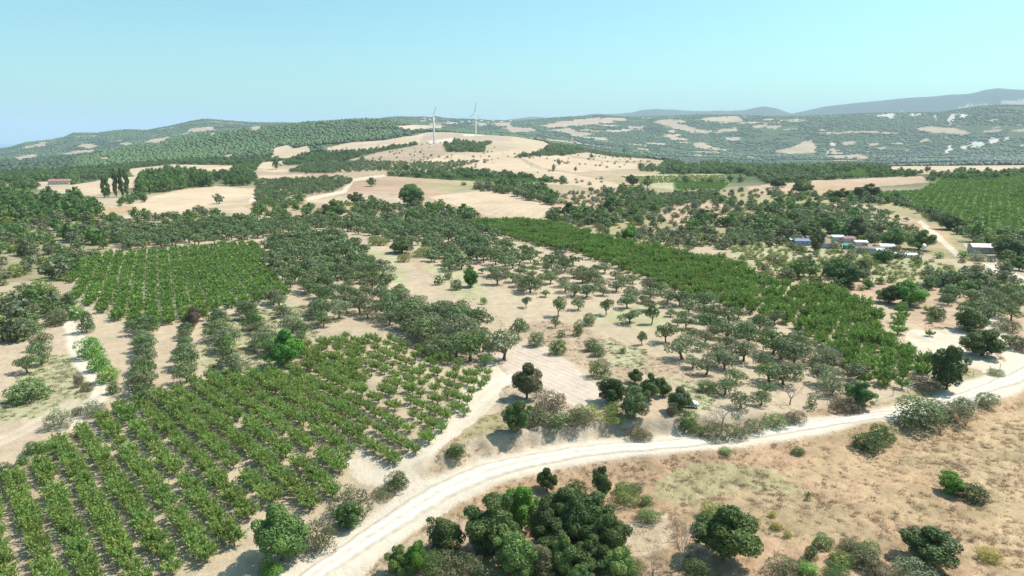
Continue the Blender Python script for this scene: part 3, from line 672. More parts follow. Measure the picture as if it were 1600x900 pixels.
road = link('road', mesh_np('road', np.concatenate(rv), np.stack([ids[:-1, :-1], ids[1:, :-1], ids[1:, 1:], ids[:-1, 1:]], -1).reshape(-1, 4),
     road_material(), {'worn': ('FLOAT', np.clip(np.concatenate(rw), 0, 1))}, smooth=True))
tag(road, kind='structure', label='pale gravel road winding between the orchards and the dry meadow')

# ------------------------------------------------------------------ foliage meshes (unit size: 1 wide, 1 tall)
def unit(v): return v / np.maximum(np.linalg.norm(v, axis=-1, keepdims=True), 1e-9)
def leaf_mesh(name, rg, C, R, n, size, aspect=.6, jit=.55, shell=(.72, 1.04), updir=0.0, lobe_var=.28, leaf_var=.30, bottom=.5):
    C, R = np.asarray(C, float), np.asarray(R, float)
    if R.ndim == 1: R = np.repeat(R[:, None], 3, 1)
    w = (R[:, 0] * R[:, 2]); w = w / w.sum()
    k = rg.choice(len(C), n * 2, p=w)
    d = unit(rg.normal(size=(n * 2, 3)))
    keep = (d[:, 2] > -.25) | (rg.random(n * 2) < bottom)
    k, d = k[keep][:n], d[keep][:n]
    u = shell[0] + (shell[1] - shell[0]) * rg.random(len(k)) ** .7
    P = C[k] + d * R[k] * u[:, None]
    # drop leaves buried inside another lobe
    bur = np.zeros(len(k), bool)
    for c, r in zip(C, R):
        bur |= (((P - c) / r) ** 2).sum(1) < .40
    k, d, P = k[~bur], d[~bur], P[~bur]
    nn = unit(d + jit * rg.normal(size=d.shape))
    tv = rg.normal(size=d.shape); tv[:, 2] += updir * 3
    tv = unit(tv - nn * (tv * nn).sum(1, keepdims=True)); bv = np.cross(nn, tv)
    s = size * (.65 + .7 * rg.random(len(k)))[:, None]
    V = np.stack([P - tv * s, P - bv * s * aspect, P + tv * s, P + bv * s * aspect], 1).reshape(-1, 3)
    lob = rg.normal(size=len(C)) * lobe_var
    tn = np.clip(.5 + lob[k] + leaf_var * rg.normal(size=len(k)), 0, 1)
    F = np.arange(len(V)).reshape(-1, 4)
    return mesh_np(name, V, F, None, {'tint': ('FLOAT', np.repeat(tn, 4))})
def blob_lobes(rg, n, c, rad, lr, flat=1.0, irregular=.25):
    """lobes packed round an ellipsoid"""
    C, R = [], []
    for i in range(n):
        z = 1 - 2 * (i + .5) / n; a = i * 2.39996 + rg.random() * .9
        q = math.sqrt(max(0, 1 - z * z))
        k = (.62 + irregular * (rg.random() - .3))
        C.append((c[0] + rad[0] * k * q * math.cos(a), c[1] + rad[1] * k * q * math.sin(a), c[2] + rad[2] * k * z * .95))
        s = lr * (.7 + .6 * rg.random()); R.append((s, s, s * flat))
    C.append(c); R.append((rad[0] * .62, rad[1] * .62, rad[2] * .66))
    return C, R
def limbs(rg, base_r, top, C, n=5, lean=.03, pieces=6):
    mb = MB()
    x, y = rg.normal() * lean, rg.normal() * lean
    mb.tube([(0, 0, -.06), (x * .4, y * .4, top * .4), (x, y, top)], [base_r * 1.35, base_r, base_r * .8], pieces)
    order = rg.permutation(len(C))[:n]
    for j in order:
        c = C[j]
        mid = ((x + c[0]) / 2 + rg.normal() * .02, (y + c[1]) / 2 + rg.normal() * .02, (top * .9 + c[2]) / 2 + .02)
        mb.tube([(x, y, top * .86), mid, (c[0], c[1], c[2])], [base_r * .62, base_r * .42, base_r * .16], 5)
    return mb
CROWN, TRUNK = {}, {}
def variants(kind, n, f):
    CROWN[kind], TRUNK[kind] = [], []
    for v in range(n):
        rg = np.random.default_rng(sum(map(ord, kind)) * 31 + v)
        c, tr = f(rg, kind, v)
        CROWN[kind].append(c); TRUNK[kind].append(tr)
def v_olive(rg, kind, v):
    C, R = [], []
    n = 7 + v % 4
    for i in range(n):
        a = 2 * math.pi * i / n + rg.random() * .8; q = .27 + .09 * rg.random() if i % 3 else .10
        s = .15 + .07 * rg.random()
        C.append((q * math.cos(a), q * math.sin(a), .33 + .34 * rg.random() + (.12 if i % 3 == 0 else 0))); R.append((s * 1.12, s * 1.12, s))
    nn = {'olive': 1500, 'olive_light': 300}[kind]
    cm = leaf_mesh('crown_' + kind, rg, C, R, nn, .036 if kind == 'olive' else .075, .6, .5, (.6, 1.12), lobe_var=.16)
    mb = limbs(rg, .040, .22, C, 5 if kind == 'olive' else 3, .05)
    return cm, mb.mesh('trunk_' + kind, BARK)
def v_broad(rg, kind, v):
    C, R = blob_lobes(rg, 13, (0, 0, .48), (.34, .34, .42), .15, 1.0, .45)
    for i in range(7):
        a = rg.random() * 6.28; q = .30 + .12 * rg.random(); s_ = .07 + .06 * rg.random(); C.append((q * math.cos(a), q * math.sin(a), .25 + .55 * rg.random())); R.append((s_, s_, s_))
    for i in range(3):
        a = rg.random() * 6.28; q = .16 * rg.random(); s_ = .08 + .05 * rg.random(); C.append((q * math.cos(a), q * math.sin(a), .88 + .06 * rg.random())); R.append((s_, s_, s_ * 1.2))
    n, s = {'broad': (13500, .0215), 'broad_light': (520, .066)}[kind]
    cm = leaf_mesh('crown_' + kind, rg, C, R, n, s, .62, .48, (.70, 1.14), lobe_var=.26)
    return cm, limbs(rg, .030, .30, C, 6).mesh('trunk_' + kind, BARK)
def v_shrub(rg, kind, v):
    C, R = blob_lobes(rg, 11, (0, 0, .44), (.36, .36, .38), .18, .9, .35)
    for i in range(6):
        a = i * 1.05 + rg.random(); C.append((.29 * math.cos(a), .29 * math.sin(a), .16 + .06 * rg.random())); R.append((.17, .17, .16))
    n, s = {'shrub': (3600, .027), 'shrub_light': (340, .075)}[kind]
    cm = leaf_mesh('crown_' + kind, rg, C, R, n, s, .55, .5, (.66, 1.18), .15, lobe_var=.26)
    return cm, limbs(rg, .028, .12, C, 6).mesh('trunk_' + kind, BARK)
def v_loose(rg, kind, v):      # thin straggly bush: grey-green sprays with gaps
    C, R = [], []
    for i in range(22):
        a = i * 2.4 + rg.random(); q = .40 * math.sqrt(rg.random()); z = .12 + .66 * rg.random() * (1 - q * 1.1)
        C.append((q * math.cos(a), q * math.sin(a), z)); s = .12 + .09 * rg.random(); R.append((s, s, s * 1.2))
    cm = leaf_mesh('crown_loose', rg, C, R, 4200, .029, .40, .6, (.3, 1.2), .5)
    return cm, limbs(rg, .020, .10, C, 12).mesh('trunk_loose', GREYBARK)
def v_peach(rg, kind, v):
    light = kind == 'peach_light'
    P, D, T = [], [], []
    mb = MB()
    for i in range(20 if not light else 12):
        a = i * 2.4 + rg.random(); tl = .15 + .85 * math.sqrt(rg.random()) 
        top = np.array([.46 * tl * math.cos(a), .46 * tl * math.sin(a), .72 + .30 * rg.random() - .22 * tl])
        b = np.array([.07 * math.cos(a), .07 * math.sin(a), .20])
        if i < 6 and not light: mb.tube([(0, 0, .14), tuple(b * .5 + top * .25 + np.array([0, 0, .02])), tuple(top * .8)], [.022, .014, .006], 4)
        m = 30 if not light else 10
        for q in range(m):
            u = .30 + .72 * (q + rg.random()) / m
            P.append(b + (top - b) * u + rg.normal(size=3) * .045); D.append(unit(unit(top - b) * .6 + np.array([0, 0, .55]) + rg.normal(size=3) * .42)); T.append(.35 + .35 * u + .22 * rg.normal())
    for i in range(60 if not light else 20):
        a = rg.random() * 6.28; q = .42 * math.sqrt(rg.random())
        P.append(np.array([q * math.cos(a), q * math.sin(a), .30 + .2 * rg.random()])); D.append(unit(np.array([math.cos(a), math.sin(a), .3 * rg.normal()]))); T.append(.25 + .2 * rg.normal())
    P, D, T = np.array(P), np.array(D), np.clip(np.array(T), 0, 1)
    s = (.064 if not light else .12) * (.7 + .6 * rg.random(len(P)))[:, None]
    side = unit(np.cross(D, rg.normal(size=D.shape)))
    V = np.stack([P - D * s, P + side * s * .42, P + D * s, P - side * s * .42], 1).reshape(-1, 3)
    cm = mesh_np('crown_peach', V, np.arange(len(V)).reshape(-1, 4), None, {'tint': ('FLOAT', np.repeat(T, 4))})
    mb.tube([(0, 0, -.05), (0, 0, .1), (0, 0, .2)], [.034, .028, .03], 6)
    return cm, mb.mesh('trunk_peach', BARK)
def v_poplar(rg, kind, v):
    C = [(.12 * rg.normal(), .12 * rg.normal(), .12 + .8 * (i + .5) / 12) for i in range(12)]
    R = [(.30 * (1 - abs(c[2] - .45) * .9), .30 * (1 - abs(c[2] - .45) * .9), .09) for c in C]
    cm = leaf_mesh('crown_poplar', rg, C, R, 1300, .06, .6, .5, (.5, 1.15))
    V = np.empty(len(cm.vertices) * 3, np.float32); cm.vertices.foreach_get('co', V)
    return cm, limbs(rg, .05, .55, C, 3, .01).mesh('trunk_poplar', BARK)
def v_conifer(rg, kind, v):
    C = [(0, 0, .12 + .8 * i / 7) for i in range(8)]; R = [(.44 * (1 - i / 8.5), .44 * (1 - i / 8.5), .09) for i in range(8)]
    return leaf_mesh('crown_conifer', rg, C, R, 500, .06, .35, .7, (.5, 1.1)), limbs(rg, .03, .4, C, 2).mesh('trunk_conifer', BARK)
def v_bare(rg, kind, v):
    mb = MB()
    tips = []
    def grow(p, d, l, r, lev):
        q = p + d * l * .5 + rg.normal(size=3) * .012; e = p + d * l + rg.normal(size=3) * .02
        mb.tube([tuple(p), tuple(q), tuple(e)], [r, r * .8, r * .55], 5 if lev < 2 else 3)
        if lev == 4: tips.append(e); return
        for j in range(3 if lev < 3 else 4):
            nd = unit(d * .9 + rg.normal(size=3) * .55 + np.array([0, 0, .18])); grow(e, nd, l * (.62 + .2 * rg.random()), r * .55, lev + 1)
    trunk = MB(); trunk.tube([(0, 0, -.05), (.01, 0, .12), (.02, .01, .25)], [.03, .026, .022], 6)
    for j in range(5):
        a = j * 1.26 + rg.random(); grow(np.array([.02, .01, .22]), unit(np.array([math.cos(a) * .6, math.sin(a) * .6, .9])), .26, .014, 1)
    me = mb.mesh('twigs_bare', GREYBARK); return me, trunk.mesh('trunk_bare', GREYBARK)
def v_lump(rg, kind, v):       # a far crown: a rough closed mass of facets
    import bmesh
    bm = bmesh.new(); bmesh.ops.create_icosphere(bm, subdivisions=2, radius=.5)
    V = np.array([q.co[:] for q in bm.verts]); F = np.array([[q.index for q in f.verts] for f in bm.faces]); bm.free()
    V = V * (.80 + .42 * rg.random((len(V), 1))); V[:, 2] = V[:, 2] * .92 + .46
    if kind == 'pine_lump': V[:, :2] *= (1.15 - .40 * np.clip(V[:, 2:3], 0, 1))
    return mesh_np('crown_far', V, F, None, {'tint': ('FLOAT', rg.random(len(V)))}, smooth=True), None
def v_tuft(rg, kind, v):
    n = 26
    a = rg.random(n) * 6.28; q = .32 * np.sqrt(rg.random(n)); P = np.stack([q * np.cos(a), q * np.sin(a), np.zeros(n)], 1)
    D = unit(np.stack([np.cos(a) * q * 1.6, np.sin(a) * q * 1.6, np.full(n, .7)], 1) + rg.normal(size=(n, 3)) * .25)
    hgt = (.5 + .6 * rg.random(n))[:, None]; sd = unit(np.cross(D, rg.normal(size=(n, 3)))) * .035
    V = np.stack([P - sd, P + sd, P + D * hgt], 1).reshape(-1, 3)
    return mesh_np('grass_tuft', V, np.arange(len(V)).reshape(-1, 3), None, {'tint': ('FLOAT', np.repeat(rg.random(n), 3))}), None
variants('olive', 7, v_olive); variants('olive_light', 5, v_olive); variants('broad', 5, v_broad); variants('broad_light', 4, v_broad)
variants('shrub', 6, v_shrub); variants('shrub_light', 4, v_shrub); variants('loose', 4, v_loose)
variants('peach', 8, v_peach); variants('peach_light', 5, v_peach); variants('poplar', 3, v_poplar); variants('conifer', 1, v_conifer)
variants('bare', 3, v_bare); variants('lump', 4, v_lump); variants('pine_lump', 3, v_lump); variants('tuft', 4, v_tuft)

def set_mat(o, m):
    if not o.data.materials: o.data.materials.append(None)
    o.material_slots[0].link = 'OBJECT'; o.material_slots[0].material = m
TAKEN = []        # (x, y, radius) of every tree placed one by one
def plant(name, kind, X, Y, w, h, fol, label, cat, group=None, rot=None, wy=None, v=None, sink=0.0):
    root = bpy.data.objects.new(name, None); root.empty_display_size = .5
    COL.objects.link(root)
    root.location = (X, Y, float(height(np.array([X]), np.array([Y]))[0]) - sink)
    root.rotation_euler = (0, 0, rng.random() * 6.283 if rot is None else rot)
    root.scale = (w, wy or w, h)
    tag(root, label, cat, group)
    vv = int(rng.integers(len(CROWN[kind]))) if v is None else v % len(CROWN[kind])
    if TRUNK[kind][vv] is not None: link('trunk', TRUNK[kind][vv], root)
    c = link('crown' if kind != 'bare' else 'branches', CROWN[kind][vv], root)
    if kind != 'bare': set_mat(c, FOL[fol])
    TAKEN.append((X, Y, w * .45))
    return root
def at_px(x, y):
    X, Y = march(height, [x], [y]); return float(X[0]), float(Y[0])
def at_pxs(P):
    P = np.array(P, float); return np.stack(march(height, P[:, 0], P[:, 1]), 1)
def plant_px(name, kind, x, ybot, wpx, hpx, fol, label, cat, group=None, back=.30, **kw):
    """x, ybot: middle of the lower edge of the crown; wpx, hpx: its size in the photograph"""
    X, Y = at_px(x, ybot)
    r = math.hypot(X, Y); dep = math.atan2(CAMH, r)
    d = Y * cP + CAMH * sP
    w = wpx * d / FPX * (1.12 if wpx > 24 else 1.0)
    X, Y = X * (1 + back * w / r), Y * (1 + back * w / r)
    h = max(.55 * w, (hpx * d / FPX - .35 * w * math.sin(dep)) / math.cos(dep))
    return plant(name, kind, X, Y, w, h, fol, label, cat, group, **kw)

# ------------------------------------------------------------------ large structures: sheds, houses, turbines, pylons
MW = plain('white_paint', (.80, .80, .80), .35, .04)
MBLADE = plain('grey_blade', (.62, .63, .65), .4, .04)
STEEL = plain('galvanised_steel', (.42, .43, .45), .5, .08)
RIM = plain('concrete_pad', (.55, .52, .47), .9, .12)
def ground_z(X, Y): return float(height(np.array([X]), np.array([Y]))[0])
def turbine(px, py, r, hub_px, blades, yaw, label, blade_mat):
    dx, dy, dz = pix_dir(px, py); L = math.hypot(dx, dy)
    X, Y = dx / L * r, dy / L * r
    z = ground_z(X, Y)
    root = bpy.data.objects.new("wind_turbine", None); COL.objects.link(root); root.location = (X, Y, z)
    tag(root, label, "wind turbine", "wind turbines on the hill crest")
    ppm = FPX / (Y * cP)
    _, pyb, _ = project(X, Y, z)
    H = (float(pyb) - hub_px) / ppm
    mb = MB(); n = 16
    mb.tube([(0, 0, -1), (0, 0, H * .33), (0, 0, H * .66), (0, 0, H - 1.2)], [2.3, 2.0, 1.7, 1.3], n); mb.build('tower', MW, root, True)
    MB().box((0, 0, .1), (11, 11, .5)).build('base_pad', RIM, root)
    mb = MB(); mb.box((0, .9, H), (2.4, 6.4, 2.5)); mb.box((0, 4.4, H), (1.9, 1.2, 1.9)); nc = mb.build('nacelle', MW, root)
    mb = MB(); mb.tube([(0, -2.3, H), (0, -3.2, H), (0, -3.9, H), (0, -4.2, H)], [1.25, 1.25, .8, .15], 12); hub = mb.build('hub', MW, root, True)
    for ang, ln in blades:
        a = math.radians(ang); d = Vector((math.sin(a), 0, math.cos(a))); s = Vector((math.cos(a), 0, -math.sin(a)))
        mb = MB(); V, F = [], []
        for i in range(9):
            u = i / 8; ch = (.9 + 1.9 * math.sin(min(1, u * 4) * 1.57) * (1 - u) ** .8) * (1 if u > .02 else .7) + .2; th = .5 * (1 - u) + .08
            c = Vector((0, -3.1, H)) + d * (1.0 + u * (ln / ppm - 1)) + s * (-.18 * ch)
            tw = Vector((0, 1, 0)) * .35 * (1 - u)
            V += [c - s * ch * .5 - tw * ch, c + Vector((0, -th, 0)), c + s * ch * .5 + tw * ch, c + Vector((0, th, 0))]
        for i in range(8):
            for k in range(4): F.append((i * 4 + k, i * 4 + (k + 1) % 4, i * 4 + 4 + (k + 1) % 4, i * 4 + 4 + k))
        F += [(3, 2, 1, 0), (32, 33, 34, 35)]
        mb.add(V, F).build('blade', blade_mat, root)
    for ch in root.children:
        if ch.name.split('.')[0] in ('nacelle', 'hub', 'blade'):
            ch.rotation_euler = (0, 0, yaw)
    d = MB().box((0, -2.28, 1.3), (1.1, .12, 2.2)).build('door', STEEL, root)
turbine(678.3, 224, 1600, 183, [(16, 15), (268, 14), (146, 14)], math.radians(8), "nearer wind turbine with white blades on the bare hill crest", MW)
turbine(743.6, 210.5, 2100, 178.3, [(9, 17.5), (250, 16), (128, 16)], math.radians(-50), "farther wind turbine with grey blades, turned side-on before the pines", MBLADE)

def pylon(px, py, r, hpx, label):
    dx, dy, dz = pix_dir(px, py); L = math.hypot(dx, dy); X, Y = dx / L * r, dy / L * r
    root = bpy.data.objects.new("pylon", None); COL.objects.link(root); root.location = (X, Y, ground_z(X, Y))
    tag(root, label, "pylon", "lattice pylons on the far ridge")
    H = hpx * Y * cP / FPX; w = H * .13
    for sx, sy in ((-1, -1), (1, -1), (1, 1), (-1, 1)):
        MB().tube([(sx * w, sy * w, -1), (sx * w * .35, sy * w * .35, H * .65), (sx * .3, sy * .3, H)], [.5, .4, .3], 4).build('leg', STEEL, root)
    for k, q in ((.62, .30), (.76, .36), (.90, .26)):
        MB().tube([(-H * q * .7, 0, H * k), (0, 0, H * (k + .03)), (H * q * .7, 0, H * k)], [.25, .5, .25], 4).build('cross_arm', STEEL, root)
    mb, m2 = MB(), MB()
    for i in range(7):
        a, b = 1 - i / 7 * .68, 1 - (i + 1) / 7 * .68
        s = 1 if i % 2 else -1
        mb.tube([(-s * w * a, -w * a, H * i / 7 * .95), (s * w * b, -w * b, H * (i + 1) / 7 * .95)], [.2, .2], 3)
        m2.tube([(-s * w * a, w * a, H * i / 7 * .95), (s * w * b, w * b, H * (i + 1) / 7 * .95)], [.2, .2], 3)
    mb.build('bracing', STEEL, root); m2.build('bracing', STEEL, root)
pylon(1127.5, 181, 6950, 12, "left one of two lattice pylons on the far wooded ridge")
pylon(1147.5, 181, 6950, 11, "right one of two lattice pylons on the far wooded ridge")

PAINT = {}
def paintmat(nm, c, rough=.55):
    if nm not in PAINT: PAINT[nm] = plain(nm, c, rough, .16, .9)
    return PAINT[nm]
GLASS = plain('window_glass', (.03, .04, .05), .15, .05)
def gable(name, label, cat, X, Y, rz, L, W, H, pitch, wall, roof, group=None, wins=2, door=True, over=.25, mono=False, sheets=5):
    root = bpy.data.objects.new(name, None); COL.objects.link(root)
    root.location = (X, Y, ground_z(X, Y) - .05); root.rotation_euler = (0, 0, rz)
    tag(root, label, cat, group)
    x, y = L / 2, W / 2
    rise = pitch * (W if mono else W / 2)
    mb = MB()
    if mono:
        V = [(-x,-y,-.4),(x,-y,-.4),(x,y,-.4),(-x,y,-.4),(-x,-y,H),(x,-y,H),(x,y,H+rise),(-x,y,H+rise)]
        mb.add(V, [(0,1,5,4),(1,2,6,5),(2,3,7,6),(3,0,4,7),(4,5,6,7)])
    else:
        V = [(-x,-y,-.4),(x,-y,-.4),(x,y,-.4),(-x,y,-.4),(-x,-y,H),(x,-y,H),(x,y,H),(-x,y,H),(-x,0,H+rise),(x,0,H+rise)]
        mb.add(V, [(0,1,5,4),(2,3,7,6),(1,2,6,9,5),(3,0,4,8,7),(4,5,9,8),(6,7,8,9)])
    mb.build('wall', wall, root)
    def slope(a, b):   # roof sheets laid side by side, each a little proud of the last
        n = sheets
        for i in range(n):
            x0 = -x - over + (L + 2 * over) * i / n; x1 = -x - over + (L + 2 * over) * (i + 1) / n - .02
            dz = .03 + .035 * (i % 2)
            A, B_ = Vector(a), Vector(b)
            q = [(x0, A.x, A.y + dz), (x1, A.x, A.y + dz), (x1, B_.x, B_.y + dz), (x0, B_.x, B_.y + dz)]
            V = q + [(p[0], p[1], p[2] + .07) for p in q]
            MB().add(V, [(3,2,1,0),(4,5,6,7),(0,1,5,4),(1,2,6,5),(2,3,7,6),(3,0,4,7)]).build('roof_panel', roof, root)
    if mono:
        k = pitch
        slope((-y - over, H - over * k), (y + over, H + rise + over * k))
    else:
        slope((-y - over, H - over * pitch), (0, H + rise)); slope((y + over, H - over * pitch), (0, H + rise))
    for i in range(wins):
        cx = -x + L * (i + 1) / (wins + 1) + (.6 if door else 0)
        f = MB().box((cx, -y - .02, H * .58), (1.0, .10, .85)).build('window', MW, root)
        MB().box((cx, -y - .06, H * .58), (.8, .06, .66)).build('pane', GLASS, f)
    if door:
        d = MB().box((-x + .9, -y - .03, .95), (.85, .08, 1.9)).build('door', STEEL, root)
        MB().box((-x + 1.2, -y - .09, .95), (.08, .06, .14)).build('handle', MW, d)
    return root
def build_at(fn, x, y, *a, **k):
    X, Y = at_px(x, y); return X, Y
SH = "sheds of the small settlement"
for (x, y, L, W, H, rz, wl, rf, mono, nm, lb) in [
    (1253, 383, 7.5, 3.6, 2.3, -.10, ('blue_wall', (.22,.30,.42)), ('slate_roof', (.16,.22,.32)), True, 'shed', "slate blue shed at the left end of the shed row"),
    (1279, 380, 6.0, 3.5, 2.3, -.12, ('pale_wall', (.55,.53,.52)), ('slate_roof', (.16,.22,.32)), True, 'shed', "low slate roofed shed behind the olive-green bush"),
    (1294, 387, 7.5, 3.6, 2.2, -.16, ('sky_wall', (.30,.45,.58)), ('maroon_roof', (.24,.13,.14)), True, 'shed', "shed with a maroon roof and sky blue wall"),
    (1309, 377, 5.5, 3.2, 2.4, -.12, ('pale_wall', (.55,.53,.52)), ('white_roof', (.78,.78,.80)), True, 'shed', "shed with a flat white roof behind the maroon one"),
    (1326, 379, 5.5, 3.4, 2.3, -.12, ('pink_wall', (.52,.36,.34)), ('maroon_roof', (.24,.13,.14)), True, 'shed', "maroon shed at the back, next to the white roof"),
    (1327, 389, 5.0, 3.4, 1.9, -.25, ('green_wall', (.03,.26,.16)), ('green_roof', (.02,.24,.15)), True, 'shed', "shed with a bright green roof in the row's middle"),
    (1359, 395, 13., 4.6, 2.3, -.20, ('ice_wall', (.52,.64,.72)), ('brown_roof', (.22,.155,.15)), False, 'shed', "longest shed with a brown gable roof, pale blue end"),
    (1241, 380, 4.5, 3.0, 2.0, -.10, ('pale_wall', (.55,.53,.52)), ('white_roof', (.78,.78,.80)), True, 'shed', "tiny pale shed at the far left of the row, left of blue"),
    (1268, 377, 5.0, 3.0, 2.2, -.12, ('pink_wall', (.52,.36,.34)), ('maroon_roof', (.24,.13,.14)), True, 'shed', "small maroon shed behind the blue one"),
    (1345, 384, 5.5, 2.8, 2.0, -.20, ('pale_wall', (.55,.53,.52)), ('white_roof', (.78,.78,.80)), True, 'shed', "narrow white roofed shed behind the longest brown one"),
    (1376, 398, 3.6, 2.6, 2.2, -.25, ('sky_wall', (.30,.45,.58)), ('white_roof', (.78,.78,.80)), True, 'shed', "small sky blue hut at the longest shed's right end"),
    (1415, 402, 9.0, 2.6, 1.3, -.20, ('pale_wall', (.55,.53,.52)), ('white_roof', (.78,.78,.80)), True, 'shed', "low long white shelter between the shed row and the mast"),
    (1386, 391, 6.0, 3.6, 2.1, -.25, ('pale_wall', (.55,.53,.52)), ('white_roof', (.78,.78,.80)), True, 'shed', "white roofed shed at the right end of the row")]:
    X, Y = at_px(x, y)
    gable(nm, lb, 'shed', X, Y, rz, L, W, H, .28 if not mono else .16, paintmat(*wl), paintmat(*rf), SH, wins=2 if L > 6 else 1, mono=mono, sheets=max(3, int(L / 1.6)))
X, Y = at_px(1533, 395)
gable('house', "small grey house with a white and pink roof among trees", 'house', X, Y, -.22, 9.5, 6, 3.0, .42, paintmat('grey_wall', (.33, .34, .31)), paintmat('rose_roof', (.68, .50, .50)), wins=2, sheets=6)
X, Y = at_px(95, 288)
gable('house', "long pink house with terracotta roof beyond the wooded left valley", 'house', X, Y, .1, 22, 9, 4.0, .4, paintmat('pink_house_wall', (.60, .47, .40)), paintmat('terracotta_roof', (.40, .20, .14)), wins=4, sheets=8)
# village on the far crest
ONES = "zeroth first second third fourth fifth sixth seventh eighth ninth tenth eleventh twelfth thirteenth fourteenth fifteenth sixteenth seventeenth eighteenth nineteenth".split()
VG = "village houses on the far crest"
for i, (x, y, L) in enumerate([(663,187,24),(672,189,20),(686,195,34),(692,194,26),(700,192,20),(712,194,22),(722,193,26),(733,192,22),(742,193,24),(752,191,22),(761,192,26),(771,191,20),(783,192,24),(798,191,22)]):
    dx, dy, dz = pix_dir(x, y); q = math.hypot(dx, dy); r = 3900 + 40 * (i % 5)
    Xv, Yv = at_px(x, y)
    if math.hypot(Xv, Yv) > 8000: Xv, Yv = dx / q * 6900, dy / q * 6900
    red = i in (2, 3, 8, 10)
    gable('village_house', "tiny %s house of the far crest village, %s from the left" % ("red roofed" if red else "pale", ONES[i + 1]), 'house', Xv, Yv, .3 * ((i * 7) % 5 - 2), L, 16, 11, .35,
          paintmat('pale_wall', (.72,.70,.68)), paintmat('red_roof', (.45,.20,.16)) if red else paintmat('white_roof', (.78,.78,.80)), VG + (" with red roofs" if red else " with pale roofs"), wins=0, door=False, sheets=2)
# mast with a white dish beside the sheds
X, Y = at_px(1440, 402)
root = bpy.data.objects.new("dish_mast", None); COL.objects.link(root); root.location = (X, Y, ground_z(X, Y))
tag(root, "grey mast carrying a white dish near the shed row", "mast")
MB().tube([(0, 0, -.2), (0, 0, 3), (0, 0, 5.2)], [.16, .13, .10], 8).build('pole', STEEL, root, True)
mb = MB(); mb.tube([(.1, -.25, 5.0), (.1, -.5, 5.05), (.1, -.62, 5.1), (.1, -.7, 5.12)], [.25, .75, .95, 1.0], 14); mb.build('dish', MW, root, True)
MB().tube([(.1, -.6, 5.0), (.1, -1.3, 5.2)], [.04, .04], 5).build('feed_arm', STEEL, root)

# the white car half under a tree
def car(X, Y, rz):
    root = bpy.data.objects.new("parked_car", None); COL.objects.link(root); root.location = (X, Y, ground_z(X, Y) + .03); root.rotation_euler = (0, 0, rz)
    tag(root, "white hatchback car parked half under a tree beside the olive grove", "car")
    carp = plain('car_paint', (.80, .80, .80), .25, .02); tyre = plain('tyre_rubber', (.02, .02, .02), .8); alloy = plain('alloy', (.5, .5, .52), .3, .03, metal=.8)
    dark = plain('dark_trim', (.03, .03, .035), .5); lampm = plain('lamp_glass', (.75, .78, .8), .1, .02); red = plain('tail_glass', (.4, .02, .02), .2)
    prof = [(-2.05,.42,.62),(-2.08,.75,.80),(-1.95,.98,.82),(-1.0,1.02,.84),(.9,.98,.84),(1.75,.86,.80),(2.05,.70,.72),(2.08,.42,.60)]
    V, F = [], []
    for px_, zt, hw in prof: V += [(px_, -hw, .28), (px_, -hw, zt * .8), (px_, -hw * .9, zt), (px_, hw * .9, zt), (px_, hw, zt * .8), (px_, hw, .28)]
    for i in range(len(prof) - 1):
        for k in range(6): F.append((i*6+k, i*6+(k+1)%6, i*6+6+(k+1)%6, i*6+6+k))
    F += [tuple(range(6))[::-1], tuple(len(V) - 6 + k for k in range(6))]
    MB().add(V, F).build('body', carp, root, False)
    cab = [(-1.9,.97,.74,.03),(-1.45,1.46,.60,.5),(.25,1.48,.60,.5),(1.05,.95,.74,.03)]
    V, F = [], []
    for px_, zt, hw, _ in cab: V += [(px_, -hw, zt), (px_, hw, zt)]
    V += [(-1.9,-.78,.93),(-1.9,.78,.93),(1.05,-.78,.92),(1.05,.78,.92)]
    F = [(0,1,3,2),(2,3,5,4),(4,5,7,6),(0,2,4,6),(1,7,5,3)]
    MB().add(V[:8], F).build('cabin', carp, root)
    MB().add([(1.02,-.66,.99),(1.02,.66,.99),(.32,.55,1.44),(.32,-.55,1.44)], [(0,1,2,3)]).build('windscreen', GLASS, root).location = (.03, 0, .02)
    MB().add([(-1.88,-.64,1.0),(-1.88,.64,1.0),(-1.5,.54,1.41),(-1.5,-.54,1.41)], [(3,2,1,0)]).build('rear_window', GLASS, root).location = (-.03, 0, .02)
    for s in (-1, 1):
        for a0, a1, b0, b1 in ((-1.6,-.62,-1.35,-.62),(-.55,.85,-.55,.25)):
            q = [(a0, s*.728, 1.02), (a1, s*.728, 1.02), (b1, s*.615, 1.42), (b0, s*.615, 1.42)]
            MB().add([(p[0], p[1] + s*.02, p[2]) for p in q], [(0,1,2,3) if s < 0 else (3,2,1,0)]).build('side_window', GLASS, root)
        MB().box((2.02, s*.56, .66), (.16, .30, .16)).build('headlight', lampm, root)
        MB().box((-2.04, s*.62, .80), (.12, .22, .24)).build('tail_light', red, root)
        MB().box((.75, s*.92, 1.0), (.16, .18, .12)).build('mirror', carp, root)
        for cx in (-1.28, 1.30):
            w = bpy.data.objects.new('wheel', None); COL.objects.link(w); w.parent = root; w.location = (cx, s * .76, .31)
            MB().tube([(0,-.10,0),(0,-.08,0),(0,.08,0),(0,.10,0)], [.27,.31,.31,.27], 16).build('tyre', tyre, w)
            MB().tube([(0,-.12,0),(0,.12,0)], [.19,.19], 12).build('rim', alloy, w)
    MB().box((2.06, 0, .46), (.1, 1.1, .18)).build('grille', dark, root)
    MB().box((2.10, 0, .55), (.03, .5, .11)).build('number_plate', lampm, root)
X, Y = at_px(1082, 637)
car(X - .9, Y + .5, -.05)
